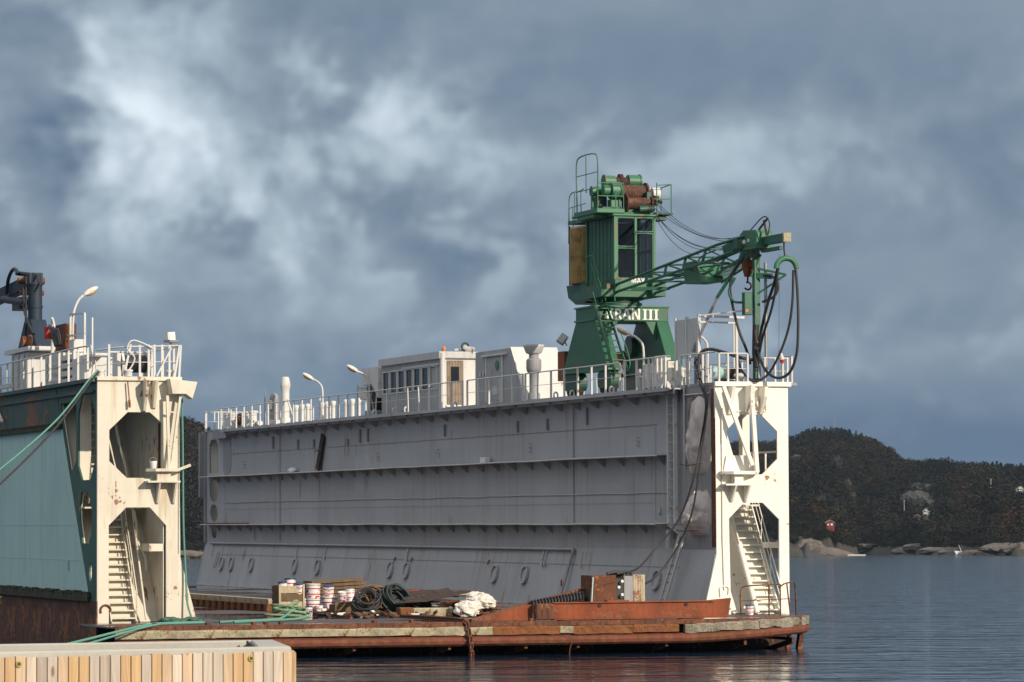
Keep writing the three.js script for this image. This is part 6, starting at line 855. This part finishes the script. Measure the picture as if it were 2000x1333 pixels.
function rock(label, px, d, sx, sy, sz, k, name = 'rock_outcrop') {
  const C = thing(name, label, 'rock', [wx(px, d), ground(px, d) - sy * .25, -d], 'bare rocks across the water', false); const g = new THREE.IcosahedronGeometry(1, 6), p = g.attributes.position; for (let i = 0; i < p.count; i++) { const x = p.getX(i), y = p.getY(i), z = p.getZ(i), r = .62 + .7 * fbm3(x * 1.6 + k, y * 1.6, z * 1.6, 4); p.setXYZ(i, x * r * sx, y * r * sy, z * r * sz); } g.computeVertexNormals(); part('face', [g], M.rock, C);
}
M.rock = new THREE.MeshStandardMaterial({ roughness: .95, map: tex(512, 512, (u, v) => { const a = pf(u, v, 5, 9, 5, 8300), b = pf(u, v, 30, 40, 3, 8305); return lerp3(lerp3([.03, .03, .031], [.075, .073, .072], a * .6 + b * .4), [.03, .032, .02], sstep(.55, .7, pf(u, v, 7, 7, 4, 8311)) * .6); }, true, 1 / 14) });
M.rockShore = new THREE.MeshStandardMaterial({ roughness: .95, map: tex(512, 512, (u, v) => { const a = pf(u, v, 5, 12, 5, 8400), b = pf(u, v, 30, 40, 3, 8405); return lerp3([.075, .058, .047], [.17, .15, .135], a * .6 + b * .4); }, true, 1 / 10) });
{
  rock('large rounded grey dome rock in the middle of the hillside', 1787, 1640, 9, 9, 9, 1); rock('grey crag above the dome rock', 1800, 1730, 7, 6, 7, 5); rock('pale crag left of the dome rock', 1762, 1720, 5, 5, 6, 8); rock('broad crag right of the dome rock', 1845, 1720, 10, 6, 8, 12); rock('small crag high on the right hillside', 1890, 1840, 6, 5, 6, 15); rock('dark cliff on the left flank of the round hill', 1560, 1940, 9, 8, 6, 18); rock('cliff band below the round hilltop', 1640, 1960, 9, 7, 6, 21); rock('grey slab low on the right hillside', 1905, 1420, 7, 5, 6, 24); rock('scarred slope rock under the round hill saddle', 1700, 1980, 8, 6, 6, 27);
  const base = M.rock; M.rock = M.rockShore;
  [[1548, 1290, 10, 5.5], [1578, 1285, 8, 6.5], [1606, 1284, 9, 6], [1632, 1288, 9, 4.5], [1652, 1300, 6, 3], [1690, 1500, 8, 2.6], [1760, 1425, 8, 4.2], [1795, 1400, 10, 4], [1830, 1340, 11, 3.6], [1862, 1310, 9, 3.4], [1900, 1270, 9, 3.6], [1955, 1215, 11, 4.4], [1990, 1195, 10, 4], [380, 1335, 12, 3.5], [360, 1332, 10, 3], [400, 1340, 9, 3]].forEach(([px, d, a, b], i) => rock(['pinkish shore rock at the tip left of the headland', 'steep shore rock below the headland shrubs', 'pale broken shore rock in the headland middle', 'shore rock behind the red boathouse', 'low skerry right of the red boathouse', 'flat skerry beyond the boathouse', 'grey shore rock left of the bay', 'grey shore rock in the middle of the bay', 'long flat shore slab, first of three on the right', 'long flat shore slab, second of three on the right', 'long flat shore slab, third of three on the right', 'steep shore rock near the right edge', 'shore rock at the right edge', 'shore rock between the two wings, middle', 'shore rock between the two wings, left', 'shore rock between the two wings, right'][i], px, d, a * .7, b * .5, 4, 40 + i * 3, 'shore_rock')); M.rock = base;
}
function house(label, px, d, wd, ht, m, lift = 0, small = false) {
  const y = ground(px, d) + lift, C = thing('house', label, 'house', [wx(px, d), y, -d], undefined, false); const e = ht * .62;
  part('wall', [plateZ([[-wd / 2, -2], [wd / 2, -2], [wd / 2, e], [0, ht], [-wd / 2, e]], [], -2, 4)], m, C); part('roof', [beam([-wd * .29, (e + ht) / 2 + .06, -2.2], [-wd * .29, (e + ht) / 2 + .06, 2.2], Math.hypot(wd / 2, ht - e) + .5, .16, [-(ht - e), wd / 2, 0]), beam([wd * .29, (e + ht) / 2 + .06, -2.2], [wd * .29, (e + ht) / 2 + .06, 2.2], Math.hypot(wd / 2, ht - e) + .5, .16, [ht - e, wd / 2, 0])], M.greyP, C); if (!small) for (const x of [-.25, .2]) part('window', [cbox(wd * x - .35, wd * x + .35, e * .35, e * .8, 2.005, 2.05, .01)], M.canW, C);
}
{
  M.houseRed = flat(.17, .025, .02, .8); M.houseWhite = flat(.55, .55, .53, .8);
  house('red cabin with a white window on the headland above rocks', 1618, 1318, 3.0, 2.3, M.houseRed, 2.9); house('red boathouse at the waterline on the headland tip', 1668, 1275, 2.6, 2.6, M.houseRed, 2.4); house('pair house, red one among trees on the far slope', 1789, 1560, 3.4, 3, M.houseRed, 5); house('white cottage beside the red one on the far slope', 1807, 1560, 2.6, 2.8, M.houseWhite, 5.5, true); house('white house high at the right edge among trees', 1991, 1560, 3.6, 3.4, M.houseWhite, 6);
  const pole = (label, px, d, h, r, lift, cat = 'pole') => { const C = thing(cat === 'mast' ? 'radio_mast' : 'utility_pole', label, cat, [wx(px, d), ground(px, d) + lift, -d], undefined, false); part('shaft', [cyl([0, -3, 0], [0, h, 0], r, r * .5, 6)], cat === 'mast' ? M.greyP : M.white, C); part('crossarm', [cyl([-.5, h * .9, 0], [.5, h * .9, 0], r * .5, r * .5, 5)], M.greyP, C); };
  pole('thin radio mast on top of the round hill', 1630, look(ridgeD, 1630), 14, .22, 0, 'mast'); pole('pale pole on the right hillside', 1934, 1620, 8, .16, 4); pole('pale pole below the dome rock', 1764, 1600, 7, .14, 4);
  const B = thing('sailing_boat', 'small pale boat moored by the far right rocks', 'boat', [wx(1877, 1290), .2, -1290], undefined, false); part('hull', [plateZ([[-2.4, 0], [2, 0], [2.4, .9], [-3, 1.3]], [], -.8, 1.6, .05)], M.canW, B); part('mast', [cyl([-.3, .8, 0], [-1.4, 3.4, 0], .1, .06, 6)], M.canW, B);
  const J = thing('jetty', 'small pale jetty under the red boathouse', 'jetty', [wx(1670, 1262), .1, -1262], undefined, false); part('planking', [cbox(-3, 3, 0, .35, -1, 1, .03)], M.cloth, J); part('pile', [-2, 0, 2].map((x) => cyl([x, -1.5, .6], [x, .1, .6], .15, .15, 6)), M.plank, J);
}
// ================================================================ quay and planter in the foreground
{
  structure('quay', [bx(-14, 14, -3, 1.35, -33, 16)], M.concrete, 'concrete quay below the picture where the camera stands');
  const top = CAM_H - .68, A = V(-4.9, 0, -24.05), Bc = V(-1.55, 0, -25.75), E = V(-1.80, 0, -27.7), F = V(-5.2, 0, -26.2);   // measured plan: a slightly skewed trough
  const P = thing('planter_box', 'concrete trough planter clad with upright pale wooden slats', 'planter', [(A.x + E.x) / 2, 1.35, (A.z + E.z) / 2], undefined, false), o = P.position; const L2 = (p) => [p.x - o.x, p.z - o.z];
  const inset = (a, b, t) => { const n = V(b.z - a.z, 0, -(b.x - a.x)).normalize(); return n.multiplyScalar(t); };
  const c = V(0, 0, 0).add(A).add(Bc).add(E).add(F).multiplyScalar(.25), shrink = (p, k) => { const d = p.clone().sub(c); return c.clone().add(d.multiplyScalar(1 - k / d.length())); };
  const inn = [A, Bc, E, F].map((p) => shrink(p, .24));
  part('trough', [plateY([A, Bc, E, F].map(L2), [inn.map(L2).reverse()], top - o.y, 1.3, .012)], M.concrete, P);
  part('soil', [plateY(inn.map((p) => L2(shrink(p, -.02))), [], top - .45 - o.y, .05)], flat(.05, .035, .025, .95), P);
  part('brown_strip', [beam([inn[1].x - .03 - o.x, top - .06 - o.y, inn[1].z - .05 - o.z], [inn[2].x - .02 - o.x, top - .06 - o.y, inn[2].z + .1 - o.z], .012, .12)], M.rustD, P);  // thin dark brown strip along the inner right wall
  const run = (p, q2, n, out) => { const d = q2.clone().sub(p), l = d.length(), yaw = Math.atan2(-d.z, d.x); for (let i = 0; i < n; i++) { const t = (i + .5) / n, s = p.clone().addScaledVector(d, t), wv = l / n; const m = slatWoods[Math.floor(rnd() * slatWoods.length)]; const g = cbox(-wv / 2 + .0028, wv / 2 - .0028, -.8, 0, .006 + rr(0, .004), .032 + rr(0, .003), .0035); const oo = new THREE.Mesh(uvShift(metreUV(flatG(g))), m); oo.name = 'slat'; oo.castShadow = oo.receiveShadow = true; oo.position.set(s.x - o.x, top - .03 - rr(0, .014) - o.y, s.z - o.z); oo.rotation.y = yaw; P.add(oo); } };
  const uvShift = (g) => { const u = g.attributes.uv, a = rnd(), b = rnd(); for (let i = 0; i < u.count; i++) u.setXY(i, u.getX(i) * 2.2 + a, u.getY(i) + b); return g; };
  run(A, Bc, 50, 1); run(Bc, E, 44, 1);
  const dirF = Bc.clone().sub(A).normalize(), nrm = V(-dirF.z, 0, dirF.x);
  for (const [px, dy] of [[71, .085], [497, .078]]) { const t = (px - -370) / (578 + 370), p = A.clone().lerp(Bc, clamp(t)).addScaledVector(nrm, .042); const g = new THREE.TorusGeometry(.016, .006, 8, 20); g.rotateY(Math.atan2(nrm.x, nrm.z)); g.translate(p.x - o.x, top - dy - o.y, p.z - o.z); const e = part('eyelet', [g], flat(.30, .24, .05, .4), P); part('eyelet_core', [cyl([p.x - o.x, top - dy - o.y, p.z - o.z], [p.x - nrm.x * .008 - o.x, top - dy - o.y, p.z - nrm.z * .008 - o.z], .013, .013, 12)], M.black, e); }
}
{ // shrub whose twigs reach in at the left edge
  const at = V(-3.90, CAM_H - 1.06, -26.2), C = thing('shrub', 'green leafy shrub twig at the left edge above the planter', 'shrub', [at.x, at.y, at.z], undefined, false); const leaf = new THREE.Shape(); leaf.moveTo(0, 0); leaf.quadraticCurveTo(.018, .03, 0, .085); leaf.quadraticCurveTo(-.018, .03, 0, 0); const lg = new THREE.ShapeGeometry(leaf, 4), lm = [flat(.10, .16, .03, .6), flat(.15, .19, .035, .6), flat(.06, .11, .025, .6)]; lm.forEach((m) => (m.side = THREE.DoubleSide)); metreUV(flatG(lg));
  const tips = Array.from({ length: 16 }, () => { const a = rr(-3, .6), r = rr(.0, .30); return [r * Math.cos(a) - .02, rr(.5, 1.12), r * Math.sin(a)]; }); tips.push([.045, 1.05, .0], [.06, .95, .02], [.02, 1.14, .03]);
  part('stem', tips.map((t) => tube([[0, 0, 0], [t[0] * .4, t[1] * .6, t[2] * .4], t], .005, 10, 5)), M.plank, C);
  tips.forEach((t) => { for (let i = 0; i < 9; i++) { const o = new THREE.Mesh(lg, lm[i % 3]); o.name = 'leaf'; const k = 1 - i * .03; o.position.set(t[0] * k, t[1] * k, t[2] * k); o.rotation.set(rr(-.9, .9), rr(0, 6.28), rr(-1.8, 1.8)); C.add(o); } });
}
scene.fog = new THREE.FogExp2(new THREE.Color().setRGB(.42, .55, .72), .000028);
renderer.render(scene, camera);
